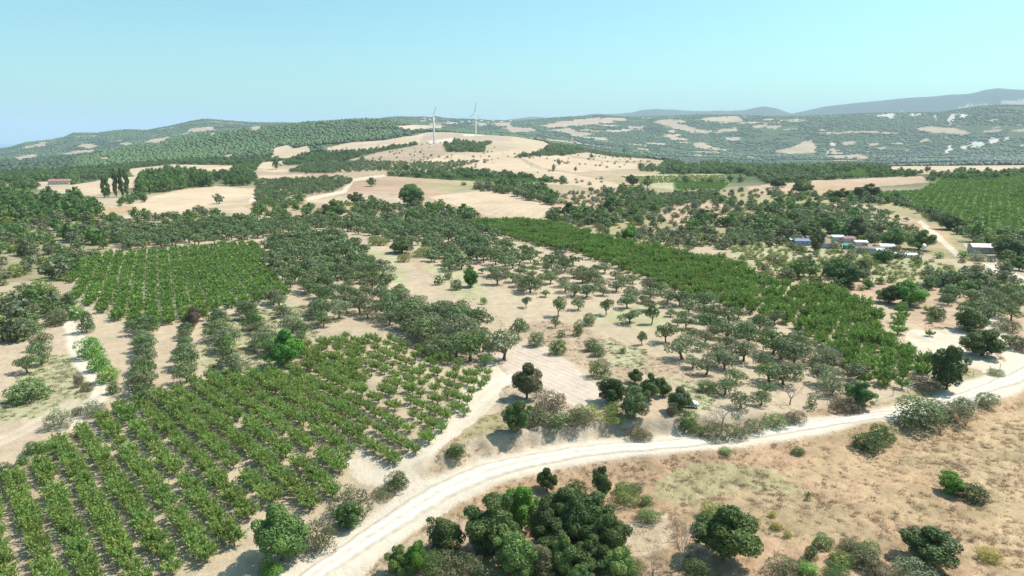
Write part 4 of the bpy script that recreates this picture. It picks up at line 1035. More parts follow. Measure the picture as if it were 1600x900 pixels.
# slender posts of the wire fence by the right orchard and along the road
fence_root = bpy.data.objects.new("wire_fence", None); COL.objects.link(fence_root)
FP = at_pxs([(1370,627),(1395,619),(1418,612),(1440,606),(1462,600),(1520,590),(1546,582),(1562,578)])
fence_root.location = (FP[0][0], FP[0][1], ground_z(*FP[0])); tag(fence_root, "thin wire fence on pale posts between the dense orchard and the road", "fence")
POSTM = plain('post_wood', (.40, .36, .30), .9); prevt = None
wires = MB()
for p in FP:
    b = Vector((p[0], p[1], ground_z(*p))) - Vector(fence_root.location)
    MB().tube([b + Vector((0, 0, -.2)), b + Vector((.02, 0, .8)), b + Vector((.03, .01, 1.5))], [.07, .06, .055], 6).build('post', POSTM, fence_root)
    if prevt is not None:
        for hz_ in (.5, .95, 1.4): wires.tube([prevt + Vector((0, 0, hz_)), (prevt + b) / 2 + Vector((0, 0, hz_ - .05)), b + Vector((0, 0, hz_))], [.012] * 3, 3)
    prevt = b
wires.build('wire', STEEL, fence_root)

# ------------------------------------------------------------------ trees and shrubs set one by one from the photograph
BT, SR, OT = 'broadleaf_tree', 'shrub', 'olive_tree'
LIST = [
 # name, mesh, x, bottom, width, height, leaf, label
 (BT,'broad',443,893,84,98,'green',"tall green tree in the near orchard's corner beside the gravel road"),
 (SR,'loose',500,868,54,58,'dull',"olive-brown bush between the tall green corner tree and the road"),
 (SR,'shrub',424,906,40,26,'bright',"low bright green shrub at the foot of the tall corner tree"),
 (SR,'loose',548,822,66,66,'dull',"grey-brown straggly bush on the orchard edge by the road"),
 (BT,'broad',546,833,42,44,'green',"small dark green tree in front of the straggly roadside bush"),
 (BT,'shrub',622,772,38,36,'dark',"dark green bushy tree where the orchard track meets the road"),
 (SR,'loose',600,782,30,20,'dull',"dry olive-green weed clump beside the bush at the track mouth"),
 (SR,'shrub',713,727,34,29,'dark',"round dark bush standing alone between the track and the road"),
 (BT,'broad',624,906,42,48,'green',"mid-green tree at the bottom edge, below the road"),
 (BT,'broad',652,904,40,54,'bright',"bright green tree beside the mid-green one at the bottom edge"),
 (BT,'broad',694,876,64,62,'dark',"round dark tree on the slope just below the road"),
 (SR,'loose',700,906,60,34,'dull',"grey-green scrub in front of the round dark slope tree"),
 (BT,'broad',771,880,92,96,'dark',"broad dark tree left of the glossy bright green tree"),
 (BT,'broad',814,838,62,74,'bright',"glossy bright green tree among the dark oaks below the road"),
 (SR,'loose',752,880,26,42,'dull',"narrow olive-green shrub between two dark trees"),
 (BT,'broad',806,915,70,72,'green',"green tree at the bottom edge under the glossy bright tree"),
 (BT,'broad',878,836,74,72,'dark',"dark oak at the upper left of the oak clump"),
 (BT,'broad',925,848,72,70,'dark',"dark oak at the top right of the oak clump"),
 (BT,'broad',868,885,66,66,'dark',"shaded dark oak in the middle of the oak clump"),
 (BT,'broad',956,872,56,66,'dark',"dark oak at the right end of the clump, against dry grass"),
 (BT,'broad',915,905,70,64,'dark',"dark oak below the middle of the oak clump"),
 (BT,'broad',965,915,64,56,'green',"lighter oak at the lower right of the clump"),
 (BT,'broad',842,915,60,60,'dull',"dull olive oak at the lower left of the clump"),
 (BT,'broad',905,925,50,40,'green',"green treetop cut by the bottom edge below the oak clump"),
 (BT,'broad',855,774,34,38,'dark',"small grey-green tree on the road slope, leftmost of three"),
 (BT,'shrub',899,781,38,34,'dark',"round bluish green bush on the road slope, middle of three"),
 (BT,'broad',940,782,32,52,'dark',"upright dark tree on the road slope, rightmost of three"),
 (SR,'shrub',972,774,26,24,'green',"small green bush right of the upright slope tree"),
 (SR,'loose',992,774,28,20,'dull',"faded low bush right of the small slope bush"),
 (SR,'loose',978,792,44,18,'lime',"yellowish low bush under the slope trees"),
 (SR,'shrub',1010,792,24,20,'green',"small bush above the leafy bush in dry grass"),
 (SR,'loose',1012,820,36,32,'green',"leafy bush in dry grass left of the dead tree"),
 (BT,'broad',1128,893,108,96,'green',"largest light green tree in the lower meadow"),
 (SR,'shrub',1114,818,46,22,'lime',"yellow-green bush behind the largest meadow tree"),
 (SR,'shrub',1088,905,44,34,'dark',"dark shrub at the left foot of the largest meadow tree"),
 (BT,'broad',1446,892,92,62,'dark',"broad dark tree in the dry meadow near the bottom right"),
 (SR,'loose',1425,912,60,32,'silver',"grey-green shrub below the broad dark meadow tree"),
 (BT,'broad',1483,775,42,36,'bright',"bright half of a pair of bushes on the golden slope"),
 (SR,'shrub',1519,786,48,34,'dark',"dark half of a pair of bushes on the golden slope"),
 (SR,'shrub',1356,709,52,38,'dark',"round dark bush below the road, front of two"),
 (SR,'shrub',1376,696,42,38,'green',"round bush below the road, behind the dark one"),
 (SR,'shrub',1438,676,80,56,'olive',"big grey-green bush leaning over the road edge"),
 (SR,'loose',1482,664,60,24,'dull',"low olive scrub right of the big roadside bush"),
 (SR,'shrub',1503,645,36,28,'silver',"left one of two rounded bushes at the roadside bend"),
 (SR,'shrub',1541,639,34,30,'silver',"right one of two rounded bushes at the roadside bend"),
 (BT,'broad',1478,614,52,72,'dark',"tall dark tree at the lower end of the dense orchard"),
 (BT,'broad',1534,561,64,46,'dark',"broad dark tree beside the dirt turn-off"),
 (SR,'shrub',1586,548,38,30,'dull',"dull bush right of the dirt turn-off path"),
 (SR,'loose',1572,520,34,26,'dull',"faded bush beyond the dirt turn-off path"),
 ('conifer','conifer',1262,784,13,16,'dark',"tiny dark conifer alone in the brown meadow"),
 (SR,'shrub',1246,713,24,15,'dark',"small dark bush just below the road in brown grass"),
 (SR,'loose',1133,714,22,16,'bright',"small vivid green weed clump below the road"),
 (SR,'loose',1180,822,18,14,'yellow',"leftmost yellow bush in the brown meadow"),
 (SR,'loose',1206,810,14,12,'yellow',"highest of the yellow bushes in the brown meadow"),
 (SR,'loose',1212,828,20,14,'yellow',"middle yellow bush in the brown meadow"),
 (SR,'loose',1230,842,14,16,'yellow',"lowest yellow bush, with a dark foot"),
 (SR,'loose',1545,880,34,18,'yellow',"thin yellow-green bush in the lower right dry grass"),
 (SR,'shrub',1284,862,30,30,'green',"left green shrub of the bottom thicket"),
 (SR,'shrub',1266,876,24,26,'dark',"dark shrub at the left end of the bottom thicket"),
 (SR,'loose',1327,866,32,28,'dull',"pale feathery shrub at the top of the bottom thicket"),
 (SR,'loose',1354,872,36,30,'green',"feathery green shrub at the right of the bottom thicket"),
 (SR,'shrub',1312,888,40,26,'lime',"yellow-green shrub in the middle of the bottom thicket"),
 (SR,'shrub',1350,894,50,30,'dull',"olive shrub low in the bottom thicket"),
 (SR,'shrub',1263,905,38,26,'bright',"rounded bright green shrub on the bottom edge"),
 (SR,'loose',1305,908,40,24,'green',"green shrub on the bottom edge of the thicket"),
 (SR,'loose',1376,908,40,24,'brown',"brown dry shrub on the bottom edge of the thicket"),
 (SR,'loose',1225,902,50,26,'dull',"pale reedy clump at the bottom edge"),
 (BT,'broad',748,868,44,66,'green',"green tree at the left shoulder of the broad dark tree"),
 (BT,'broad',792,872,50,62,'dark',"dark tree squeezed between the broad dark and glossy bright trees"),
 (BT,'broad',850,862,50,76,'dark',"tall dark oak at the left flank of the oak clump"),
 (BT,'broad',900,868,60,88,'dark',"tallest dark oak in the heart of the oak clump"),
 (BT,'broad',938,890,62,80,'dark',"full dark oak low in the right half of the clump"),
 (BT,'broad',880,908,56,66,'green',"mid-green oak at the clump's bottom centre"),
 (SR,'loose',985,905,40,36,'green',"green shrub at the lower right foot of the oak clump"),
 (SR,'loose',675,900,44,40,'green',"leafy shrub between the bright tree and the slope tree"),
 (SR,'loose',735,905,56,46,'dull',"olive scrub at the bottom edge left of the broad dark tree"),
 (SR,'loose',770,912,50,40,'silver',"grey-green scrub at the bottom edge under the broad dark tree"),
 # bank between plot and road
 (BT,'broad',823,628,50,58,'dull',"brownish olive tree at the lower tip of the bare plot"),
 (BT,'broad',808,690,44,52,'green',"bright green tree on the bank below the bare plot"),
 (SR,'loose',862,648,54,44,'brown',"brown shrub on the bank at the plot's end"),
 (SR,'shrub',840,668,46,38,'dull',"dull bush on the bank right of the green tree"),
 (SR,'shrub',868,680,34,28,'green',"low green bush near the bank's pale cut"),
 (SR,'loose',916,660,44,32,'lime',"light green bush on the plot's lower edge"),
 (SR,'loose',957,652,34,26,'lime',"yellow-green bush at the plot's lower corner"),
 (SR,'loose',902,674,44,26,'dull',"dry olive bush hanging over the pale cut bank"),
 (SR,'loose',958,672,34,24,'lime',"yellow-green weed clump above the pale cut bank"),
 (BT,'broad',990,660,46,52,'olive',"grey-green tree at the plot's lower corner"),
 (BT,'broad',957,636,50,44,'dark',"dark olive-coloured tree at the plot's right edge"),
 (BT,'broad',992,601,26,24,'dark',"small round tree behind the pair near the plot corner"),
 (BT,'broad',1012,630,40,44,'dark',"dark tree right of the plot corner, left of a pair"),
 (BT,'broad',1036,622,26,30,'dark',"dark tree right of the plot corner, right of a pair"),
 (SR,'loose',1000,690,36,20,'dull',"dry scrub at the top of the road bank"),
 (BT,'broad',1062,646,40,40,'olive',"green tree shading the parked white car"),
 (SR,'shrub',1051,652,22,26,'dull',"round bush left of the car tree"),
 (BT,'shrub',1074,678,32,42,'green',"bushy green tree in front of the parked car"),
 (SR,'loose',1092,684,30,26,'green',"light bush at the right foot of the car bush"),
 (SR,'shrub',1103,615,30,26,'olive',"dark round bush behind the parked car"),
 (SR,'loose',1112,611,12,18,'bright',"vivid green sapling right of the bush behind the car"),
 (SR,'loose',1118,690,40,36,'dull',"dull hedge bush on the bank, left of the dead tree"),
 (SR,'loose',1150,688,40,32,'dull',"olive hedge bush on the bank below the dead tree"),
 (SR,'loose',1178,680,36,30,'dull',"olive hedge bush on the bank, right of the dead tree"),
 (SR,'loose',1210,672,40,26,'green',"dusty green bush on the road bank"),
 (SR,'loose',1240,664,36,24,'brown',"dry weed clump at the end of the road bank"),
 (SR,'loose',1320,646,40,30,'brown',"dark brown bramble beside the roadside tree"),
 (BT,'broad',1342,640,46,42,'green',"light green roadside tree with a leaning stem"),
 (BT,'loose',1300,622,44,50,'silver',"grey-green tree above the roadside brambles"),
 (SR,'shrub',1267,640,20,22,'lime',"small yellow-green bush by the roadside olives"),
 (SR,'loose',1443,612,40,20,'brown',"dry bush at the foot of the tall dark orchard tree"),
 (SR,'loose',1556,588,24,14,'green',"low green weeds at the road junction"),
 # young trees at the plot's upper right edge
 (OT,'shrub',838,543,28,28,'olive',"round young olive on the plot's long edge, behind the bright one"),
 (BT,'shrub',871,556,30,32,'green',"round bright green young tree on the plot's long edge"),
 (OT,'olive',812,534,30,40,'olive',"leaning olive at the upper end of the tilled strip"),
 (OT,'shrub',903,525,22,28,'olive',"upright young olive in the sparse reddish ground"),
 (OT,'shrub',920,510,24,26,'olive',"young olive just behind the upright one on reddish ground"),
 (OT,'olive',868,513,16,20,'olive',"thin small olive alone on the pale slope"),
 (OT,'shrub',877,528,18,16,'olive',"small olive behind the bright young tree"),
 (OT,'shrub',925,550,26,26,'olive',"left half of a twin olive near the plot"),
 (OT,'shrub',935,558,26,24,'olive',"right half of a twin olive near the plot"),
 (OT,'shrub',938,592,36,38,'olive',"round olive beside the plot's lower right edge"),
 (SR,'loose',973,553,12,14,'dull',"tiny shrub alone on the reddish slope"),
 (OT,'olive',1003,540,18,24,'olive',"small olive on the slope above the reddish hump"),
 (OT,'olive',1040,538,30,38,'olive',"leaning olive above the pale bushy olive"),
 (OT,'olive',1066,566,50,46,'silver',"wide pale olive above the reddish hump"),
 (OT,'olive',985,508,32,26,'olive',"wide olive with dark shade on the grassy slope"),
 (OT,'olive',1018,508,22,34,'olive',"upright olive with a dark foot on the grassy slope"),
 (OT,'olive',947,494,24,32,'olive',"tall narrow olive on the pale slope"),
 (OT,'olive',872,496,24,36,'olive',"tall olive on the pale slope beside the grove"),
 (OT,'olive',903,486,24,22,'olive',"small olive between the two tall ones"),
 (OT,'olive',822,482,18,22,'olive',"small round olive at the grove's pale edge"),
 (OT,'olive',980,484,26,26,'olive',"olive behind the wide shaded olive"),
 (OT,'olive',1108,522,34,34,'olive',"olive in the open sandy part of the grove"),
 (OT,'olive',1138,508,30,30,'olive',"compact olive with sturdy trunk in open sand"),
 (OT,'olive',1100,485,36,36,'olive',"olive with split trunk by the dense orchard's edge"),
 (OT,'shrub',625,461,18,20,'olive',"small round olive alone on the bare strip"),
 (OT,'shrub',686,446,20,20,'dark',"dark left tree of the little cluster on dry grass"),
 (OT,'shrub',713,454,22,22,'olive',"lower tree of the little cluster on dry grass"),
 (BT,'broad',735,450,26,30,'bright',"bright green tree in the little cluster on dry grass"),
 (SR,'loose',756,476,12,16,'bright',"bright sapling near the grove's dry grass"),
 (BT,'shrub',700,438,18,18,'dark',"dark round tree behind the little cluster"),
 (BT,'broad',628,397,40,26,'dark',"dark tree near the grove's upper dry grass"),
 (BT,'loose',632,410,24,20,'lime',"light green tree right of the upper dark tree"),
 (BT,'loose',661,402,30,24,'lime',"light green spreading tree at the grove's upper edge"),
 (BT,'loose',585,384,24,20,'lime',"light green bush near the plot's upper corner"),
 (BT,'loose',600,384,18,18,'lime',"second light green bush near the plot's upper corner"),
 (BT,'bare',880,414,24,36,'brown',"bare brownish tree at the dense orchard's edge"),
 # left side
 (BT,'broad',447,580,64,62,'bright',"big bright green round tree between the two left orchards"),
 (SR,'shrub',46,631,62,46,'green',"round green bush alone in the pale left field"),
 (BT,'shrub',143,562,40,44,'bright',"bright green rounded tree beside the left dirt track"),
 (SR,'shrub',156,582,34,34,'bright',"bright hedge bush below the rounded track tree"),
 (SR,'shrub',170,600,34,34,'bright',"lowest bright hedge bush beside the left track"),
 (SR,'shrub',178,617,24,24,'green',"darker bush at the lower end of the track hedge"),
 (SR,'loose',94,672,38,42,'silver',"grey olive-like bush at the pale left field's edge"),
 (SR,'shrub',52,712,28,26,'green',"green bush on the near orchard's upper left edge"),
 (SR,'shrub',70,708,24,24,'bright',"brighter bush beside it on the orchard's left edge"),
 (SR,'shrub',36,728,22,20,'green',"small bush on the orchard's left edge, lower down"),
 (SR,'shrub',10,752,34,32,'dark',"dark bush at the left frame edge by the orchard"),
 (SR,'loose',148,652,34,32,'silver',"grey bush at the orchard's top left corner"),
 (SR,'loose',122,650,18,20,'dull',"small dry bush at the orchard's top left corner"),
 (SR,'loose',124,606,16,30,'brown',"long dry weed clump inside the track's bend"),
 (SR,'loose',138,612,22,20,'dull',"greenish weed clump at the track's lower bend"),
 (SR,'shrub',39,530,58,36,'olive',"wide dark bush left of the upper track"),
 (SR,'shrub',87,510,42,28,'dull',"rounded dull bush above the upper track"),
 (SR,'shrub',108,483,22,32,'dark',"dark bush by the left orchard's corner"),
 (SR,'shrub',122,500,26,26,'bright',"bright creeper bush below the orchard corner"),
 (SR,'shrub',136,522,26,46,'olive',"tall dark bush between the orchard corner and track"),
 (BT,'broad',302,512,28,32,'brown',"brownish tree at the left orchard's lower edge"),
 (BT,'broad',322,502,18,26,'lime',"slim light green tree at the left orchard's lower edge"),
 # right middle
 (BT,'broad',1312,450,62,44,'green',"big green tree with deep shade above the dense orchard"),
 (BT,'broad',1420,481,52,42,'bright',"bright green tree right of the dense orchard"),
 (BT,'broad',1388,476,40,30,'dark',"dark tree left of the bright green one"),
 (BT,'loose',1284,576,54,42,'silver',"half dead grey tree at the grove's right edge"),
 (BT,'broad',1344,432,34,26,'dark',"dark tree right of the big green shady tree"),
 (BT,'shrub',1462,502,30,28,'dark',"dark bush below the bright green tree"),
 (BT,'broad',1512,520,50,40,'dark',"dark tree above the dirt turn-off tree"),
 (SR,'shrub',1420,400,16,10,'green',"small rounded green bush beyond the sheds"),
 (SR,'shrub',1466,404,18,12,'bright',"round bright bush between sheds and grey house"),
 (SR,'shrub',1505,403,20,13,'bright',"round bright bush just left of the grey house"),
 (SR,'loose',1527,408,28,16,'silver',"grey-green bush in front of the grey house"),
 (BT,'broad',1275,394,24,34,'dull',"olive-coloured tree standing in front of the blue sheds"),
 (SR,'shrub',1250,396,24,16,'dark',"dark bushes at the blue shed's foot"),
 (SR,'shrub',1310,389,16,12,'dark',"dark bush before the maroon and blue shed"),
 (SR,'loose',1345,396,26,10,'dull',"low dry bush before the longest shed"),
 (SR,'loose',1388,404,24,12,'dull',"grey bush at the end of the shed row"),
 (BT,'broad',1225,377,28,24,'dull',"olive tree left of the shed row"),
 (BT,'broad',1258,374,28,22,'dark',"dark tree behind the left sheds"),
 (BT,'broad',1300,366,40,26,'green',"green tree behind the middle sheds"),
 (BT,'broad',1340,374,44,34,'silver',"grey-green tree behind the longest shed"),
 (BT,'broad',1395,388,40,32,'green',"large green tree behind the shed row's right end"),
 (BT,'broad',1436,392,42,32,'green',"large green tree beside the dish mast"),
 (BT,'broad',1570,404,46,34,'dark',"dark tree right of the grey house"),
 (BT,'broad',1592,424,30,22,'green',"green tree at the right frame edge below the house"),
 (BT,'broad',1480,360,34,26,'dark',"dark hedge tree above the green fields' corner"),
 # middle distance
 (SR,'shrub',725,290,12,5,'dark',"tiny bush behind the pale stubble mound"),
 (BT,'broad',580,292,20,14,'green',"round clump tree standing alone in the reddish field"),
 (BT,'broad',635,268,14,12,'dark',"dark round tree at the edge of the big stubble field"),
 (BT,'broad',432,265,15,19,'dark',"dark tree at the corner of the brown strip field"),
 (BT,'broad',524,341,40,24,'green',"large round tree at the head of the olive belt"),
 (BT,'broad',556,318,26,14,'dark',"dark bush above the large round belt tree"),
 (BT,'broad',582,318,20,13,'dark',"second dark bush at the reddish field's lower edge"),
 (BT,'broad',642,322,50,14,'green',"wide green thicket left of the pale stubble mound"),
 (BT,'broad',226,316,16,12,'olive',"small tree with shadow at the pale left field's edge"),
 (BT,'broad',343,319,20,16,'olive',"olive-coloured tree on the lower edge of the pale left field"),
 (BT,'broad',1216,294,26,9,'dark',"dark copse tree left of the green far vineyard"),
 (BT,'broad',1252,303,34,14,'green',"round green tree on the reddish far strip"),
 (BT,'broad',1312,312,26,17,'dark',"dark tree below the reddish far strip"),
 (BT,'broad',1352,314,40,16,'dark',"wide dark tree left of the far green orchards"),
 (BT,'broad',1448,270,12,11,'dull',"tree before the pale far field, middle of three"),
 (BT,'broad',1437,273,12,8,'dull',"bush before the pale far field, leftmost of three"),
 (BT,'broad',1458,272,9,7,'dark',"bush before the pale far field, rightmost of three"),
 (BT,'broad',1416,275,14,9,'dark',"dark bush at the pale far field's left end"),
 (BT,'broad',1501,271,12,8,'dark',"lone bush on the pale far field's lower edge"),
 (BT,'broad',988,290,24,16,'dark',"left dark tree of a pair beyond the stubble hill"),
 (BT,'broad',1011,294,20,18,'dark',"right dark tree of a pair beyond the stubble hill"),
 (BT,'broad',975,300,16,14,'dull',"grey-green tree at the tip of the stubble hill"),
 (BT,'broad',924,248,8,8,'dark',"small dark tree on the pale stripe fields"),
 (BT,'broad',865,267,8,10,'dull',"brown tree at the fork of the stubble fields"),
 (BT,'broad',873,258,9,10,'dull',"leafless-looking tree above the stubble fork"),
 (BT,'broad',899,268,7,7,'dark',"tiny tree right of the stubble fork"),
 (BT,'broad',975,240,10,10,'dark',"dark round tree on the far field corner"),
 (BT,'broad',953,240,8,6,'dark',"small round tree left of the far field corner"),
 (BT,'broad',888,340,32,22,'dark',"dark tree at the mound's lower right hedge"),
 (BT,'broad',955,330,34,16,'green',"green tree bordering the red field's right edge"),
 (BT,'broad',985,375,26,22,'bright',"bright green tree at the dense orchard's top end"),
 (BT,'broad',1146,353,26,22,'dark',"dark tree right of the red olive field"),
 (BT,'broad',1100,354,40,16,'green',"green hedge tree below the red olive field"),
]
for nm, kind, x, yb, w, h, fol, lab in LIST:
    far_ = w < 22
    k = {'broad': 'broad_light', 'shrub': 'shrub_light'}.get(kind, kind) if far_ else kind
    cat = {'broadleaf_tree': 'tree', 'shrub': 'shrub', 'olive_tree': 'olive tree', 'conifer': 'conifer'}[nm]
    r0 = plant_px(nm, k, x, yb, w, h, fol, lab, cat)
    if kind == 'bare': set_mat(r0.children[-1], GREYBARK)
BARE = [(1062,893,52,92,"tall grey dead tree left of the largest meadow tree"),(1020,902,50,44,"low grey dead branches at the bottom edge"),(1092,890,34,34,"small grey dead tree at the meadow tree's foot"),
        (1128,668,44,48,"leafless grey tree on the bank right of the car"),(1234,634,40,46,"pale half-leafless tree in the olive grove's lower edge"),(1294,572,38,38,"grey leafless crown beside the dense orchard"),
        (645,474,26,18,"bleached leafless shrub by the plot's long edge")]
for x, yb, w, h, lab in BARE: plant_px('bare_tree', 'bare', x, yb, w, h, None, lab, 'bare tree', back=.1)
for i, (x, h, lab, f) in enumerate([(163,26,"leftmost and palest poplar of the row",'green'),(170,30,"second poplar from the left, pale and thin",'green'),(182,38,"leftmost of the three dark poplars",'dark'),(191,40,"tallest dark poplar of the row",'dark'),(200,36,"rightmost dark poplar beside the copse",'dark')]):
    plant_px('poplar_tree', 'poplar', x, 309 - .3 * i, 9.5, h + 7, f, lab, 'poplar', 'poplars in a short row by the pale field', back=.1)

# ------------------------------------------------------------------ groves and orchards: a row grid on the ground, within outlines
TENS = {2: ("twentieth", "twenty"), 3: ("thirtieth", "thirty"), 4: ("fortieth", "forty"), 5: ("fiftieth", "fifty"), 6: ("sixtieth", "sixty"), 7: ("seventieth", "seventy")}
def ordinal(n):
    if n < 20: return ONES[n]
    a, b = divmod(n, 10)
    return TENS[a][0] if b == 0 else TENS[a][1] + "-" + ONES[b]
def in_px(poly, P):
    z = height(P[:, 0], P[:, 1]); px, py, _ = project(P[:, 0], P[:, 1], z)
    return inside(px, py, poly), px, py
def row_grid(poly, ang, row, along, jr, ja, rg, avoid=True):
    W = at_pxs(poly)
    d = np.array([math.sin(math.radians(ang)), math.cos(math.radians(ang))]); n = np.array([d[1], -d[0]])
    u, v = W @ d, W @ n
    out = []
    for i, vv in enumerate(np.arange(v.min(), v.max(), row)):
        uu = np.arange(u.min() + rg.random() * along, u.max(), along)
        P = (uu + rg.normal(size=len(uu)) * ja)[:, None] * d + (vv + rg.normal(size=len(uu)) * jr)[:, None] * n
        out.append(np.c_[P, np.full(len(uu), i), uu])
    G = np.concatenate(out)
    m, px, py = in_px(poly, G[:, :2])
    G, px, py = G[m], px[m], py[m]
    if avoid and len(TAKEN):
        T = np.array(TAKEN)
        d2 = np.sqrt((G[:, None, 0] - T[None, :, 0]) ** 2 + (G[:, None, 1] - T[None, :, 1]) ** 2) - T[None, :, 2]
        k = d2.min(1) > 1.0
        G, px, py = G[k], px[k], py[k]
    return np.c_[G, px, py]
STUFF_COLL = {}
def stuff_collection(kind, fol, mix=None):
    key = (kind, fol)
    if key not in STUFF_COLL:
        c = bpy.data.collections.new("pieces_%s_%s" % (kind, fol))
        for me, tr in zip(CROWN[kind], TRUNK[kind]):
            if tr is not None:
                m2 = join_meshes(me, tr, FOL[fol])
            else:
                m2 = me.copy(); m2.materials.clear(); m2.materials.append(FOL[fol])
            o = bpy.data.objects.new("piece", m2); c.objects.link(o)
        STUFF_COLL[key] = c
    return STUFF_COLL[key]
def join_meshes(a, b, mat):
    import bmesh
    bm = bmesh.new(); bm.from_mesh(a)
    nf = len(bm.faces)
    bm.from_mesh(b); bm.faces.ensure_lookup_table()
    for f in bm.faces: f.material_index = 0
    for i in range(nf, len(bm.faces)): bm.faces[i].material_index = 1
    me = bpy.data.meshes.new(a.name); bm.to_mesh(me); bm.free()
    me.materials.append(mat); me.materials.append(BARK)
    return me
def scatter(name, label, P, W, H, kind, fol, sink=.05, cat=None):
    """many alike plants as one object: an instance of one of the variants on every point"""
    P = np.asarray(P, float)
    if len(P) == 0: return None
    z = height(P[:, 0], P[:, 1]) - sink
    me = bpy.data.meshes.new(name); me.vertices.add(len(P)); me.vertices.foreach_set('co', np.c_[P[:, :2], z].astype(np.float32).ravel())
    for an, ty, dat, fld in (('siz', 'FLOAT_VECTOR', np.c_[W, W * (.85 + .3 * rng.random(len(P))), H], 'vector'), ('turn', 'FLOAT', rng.random(len(P)) * 6.283, 'value'), ('pick', 'INT', rng.integers(0, len(CROWN[kind]), len(P)), 'value')):
        at = me.attributes.new(an, ty, 'POINT'); at.data.foreach_set(fld, np.asarray(dat).astype(np.int32 if ty == 'INT' else np.float32).ravel())
    o = link(name, me)
    ng = bpy.data.node_groups.new('plants', 'GeometryNodeTree')
    ng.interface.new_socket('Geometry', in_out='INPUT', socket_type='NodeSocketGeometry'); ng.interface.new_socket('Geometry', in_out='OUTPUT', socket_type='NodeSocketGeometry')
    N, L = ng.nodes, ng.links
    gi, go = N.new('NodeGroupInput'), N.new('NodeGroupOutput')
    ci = N.new('GeometryNodeCollectionInfo'); ci.inputs['Collection'].default_value = stuff_collection(kind, fol); ci.inputs['Separate Children'].default_value = True; ci.inputs['Reset Children'].default_value = True
    ip = N.new('GeometryNodeInstanceOnPoints'); ip.inputs['Pick Instance'].default_value = True
    def att(nm, ty):
        q = N.new('GeometryNodeInputNamedAttribute'); q.data_type = ty; q.inputs['Name'].default_value = nm; return q.outputs['Attribute']
    cx = N.new('ShaderNodeCombineXYZ'); L.new(att('turn', 'FLOAT'), cx.inputs['Z'])
    e2r = N.new('FunctionNodeEulerToRotation'); L.new(cx.outputs[0], e2r.inputs[0])
    L.new(gi.outputs[0], ip.inputs['Points']); L.new(ci.outputs[0], ip.inputs['Instance']); L.new(att('pick', 'INT'), ip.inputs['Instance Index'])
    L.new(e2r.outputs[0], ip.inputs['Rotation']); L.new(att('siz', 'FLOAT_VECTOR'), ip.inputs['Scale']); L.new(ip.outputs[0], go.inputs[0])
    md = o.modifiers.new('plants', 'NODES'); md.node_group = ng
    tag(o, label, cat, kind='stuff')
    return o
class Heap:
    """gathers points of several patches for one scatter object"""
    def __init__(s): s.P, s.W, s.H = [], [], []
    def put(s, P, w, h, spread=.2):
        k = 1 + spread * rng.normal(size=len(P)); k = np.clip(k, .5, 1.6)
        s.P.append(np.asarray(P)[:, :2]); s.W.append(w * k); s.H.append(h * k * (.9 + .2 * rng.random(len(P))))
    def done(s, name, label, kind, fol, **kw):
        if s.P: return scatter(name, label, np.concatenate(s.P), np.concatenate(s.W), np.concatenate(s.H), kind, fol, **kw)

g = np.random.default_rng(77)
# ---- fruit orchards
O1 = [(-60,850),(10,745),(95,690),(185,640),(270,612),(345,588),(400,590),(470,545),(560,524),(640,536),(765,586),(760,602),(730,650),(680,690),(625,728),(596,735),(560,712),(545,722),(548,760),(515,800),(440,795),(390,815),(380,850),(310,895),(200,960),(-120,960)]
F1 = row_grid(O1, -41.5, 3.7, 2.05, .12, .25, g)
keep = g.random(len(F1)) > np.where((F1[:, 4] > 560) & (F1[:, 5] < 660), .22, .06); F1 = F1[keep]
inview = (F1[:, 4] > -12) & (F1[:, 4] < 1612) & (F1[:, 5] < 925)
dist = np.hypot(F1[:, 0], F1[:, 1]) + np.where(inview, 0, 1e6)
order = np.argsort(dist)[:300]
single = np.zeros(len(F1), bool); single[order] = True
rows = sorted(set(F1[single][:, 2]), reverse=True)      # counted from the track on the right
for ri, rw_ in enumerate(rows, 1):
    q = np.where(single & (F1[:, 2] == rw_))[0]; q = q[np.argsort(F1[q, 3])]
    for k, j in enumerate(q, 1):
        x, y = F1[j, :2]; s = .82 + .36 * g.random(); sparse = F1[j, 4] > 560
        w, h = (2.7 if sparse else 3.3) * s, (2.1 if sparse else 2.6) * (.85 + .3 * g.random())
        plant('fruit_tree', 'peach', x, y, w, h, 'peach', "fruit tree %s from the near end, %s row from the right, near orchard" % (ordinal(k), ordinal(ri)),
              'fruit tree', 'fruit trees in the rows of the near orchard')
rest = F1[~single]
h1 = Heap(); h1.put(rest[rest[:, 4] < 560], 3.3, 2.6, .14); h1.put(rest[rest[:, 4] >= 560], 2.6, 2.2, .16)
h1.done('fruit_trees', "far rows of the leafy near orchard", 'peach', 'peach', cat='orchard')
O2 = [(112,410),(128,402),(250,393),(385,382),(400,380),(425,430),(452,462),(420,470),(345,485),(310,498),(255,512),(215,522),(180,500),(150,485),(112,462)]
F2 = row_grid(O2, -27.2, 4.3, 2.1, .12, .25, g)
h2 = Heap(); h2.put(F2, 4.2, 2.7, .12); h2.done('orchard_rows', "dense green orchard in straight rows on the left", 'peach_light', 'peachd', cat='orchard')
O3 = [(722,352),(760,346),(860,350),(905,362),(965,380),(1060,398),(1125,408),(1150,418),(1180,440),(1240,452),(1300,458),(1362,492),(1372,508),(1395,540),(1432,565),(1462,590),(1455,604),(1420,606),(1385,612),(1345,602),(1315,580),(1290,552),(1245,520),(1200,498),(1130,484),(1060,460),(985,428),(900,398),(850,388),(795,372),(745,362)]
F3 = row_grid(O3, 30, 3.6, 3.2, .3, .35, g)
h3 = Heap(); h3.put(F3, 4.0, 3.4, .26)
O5 = [(1370,490),(1420,480),(1490,500),(1490,525),(1440,535),(1400,525),(1375,515)]
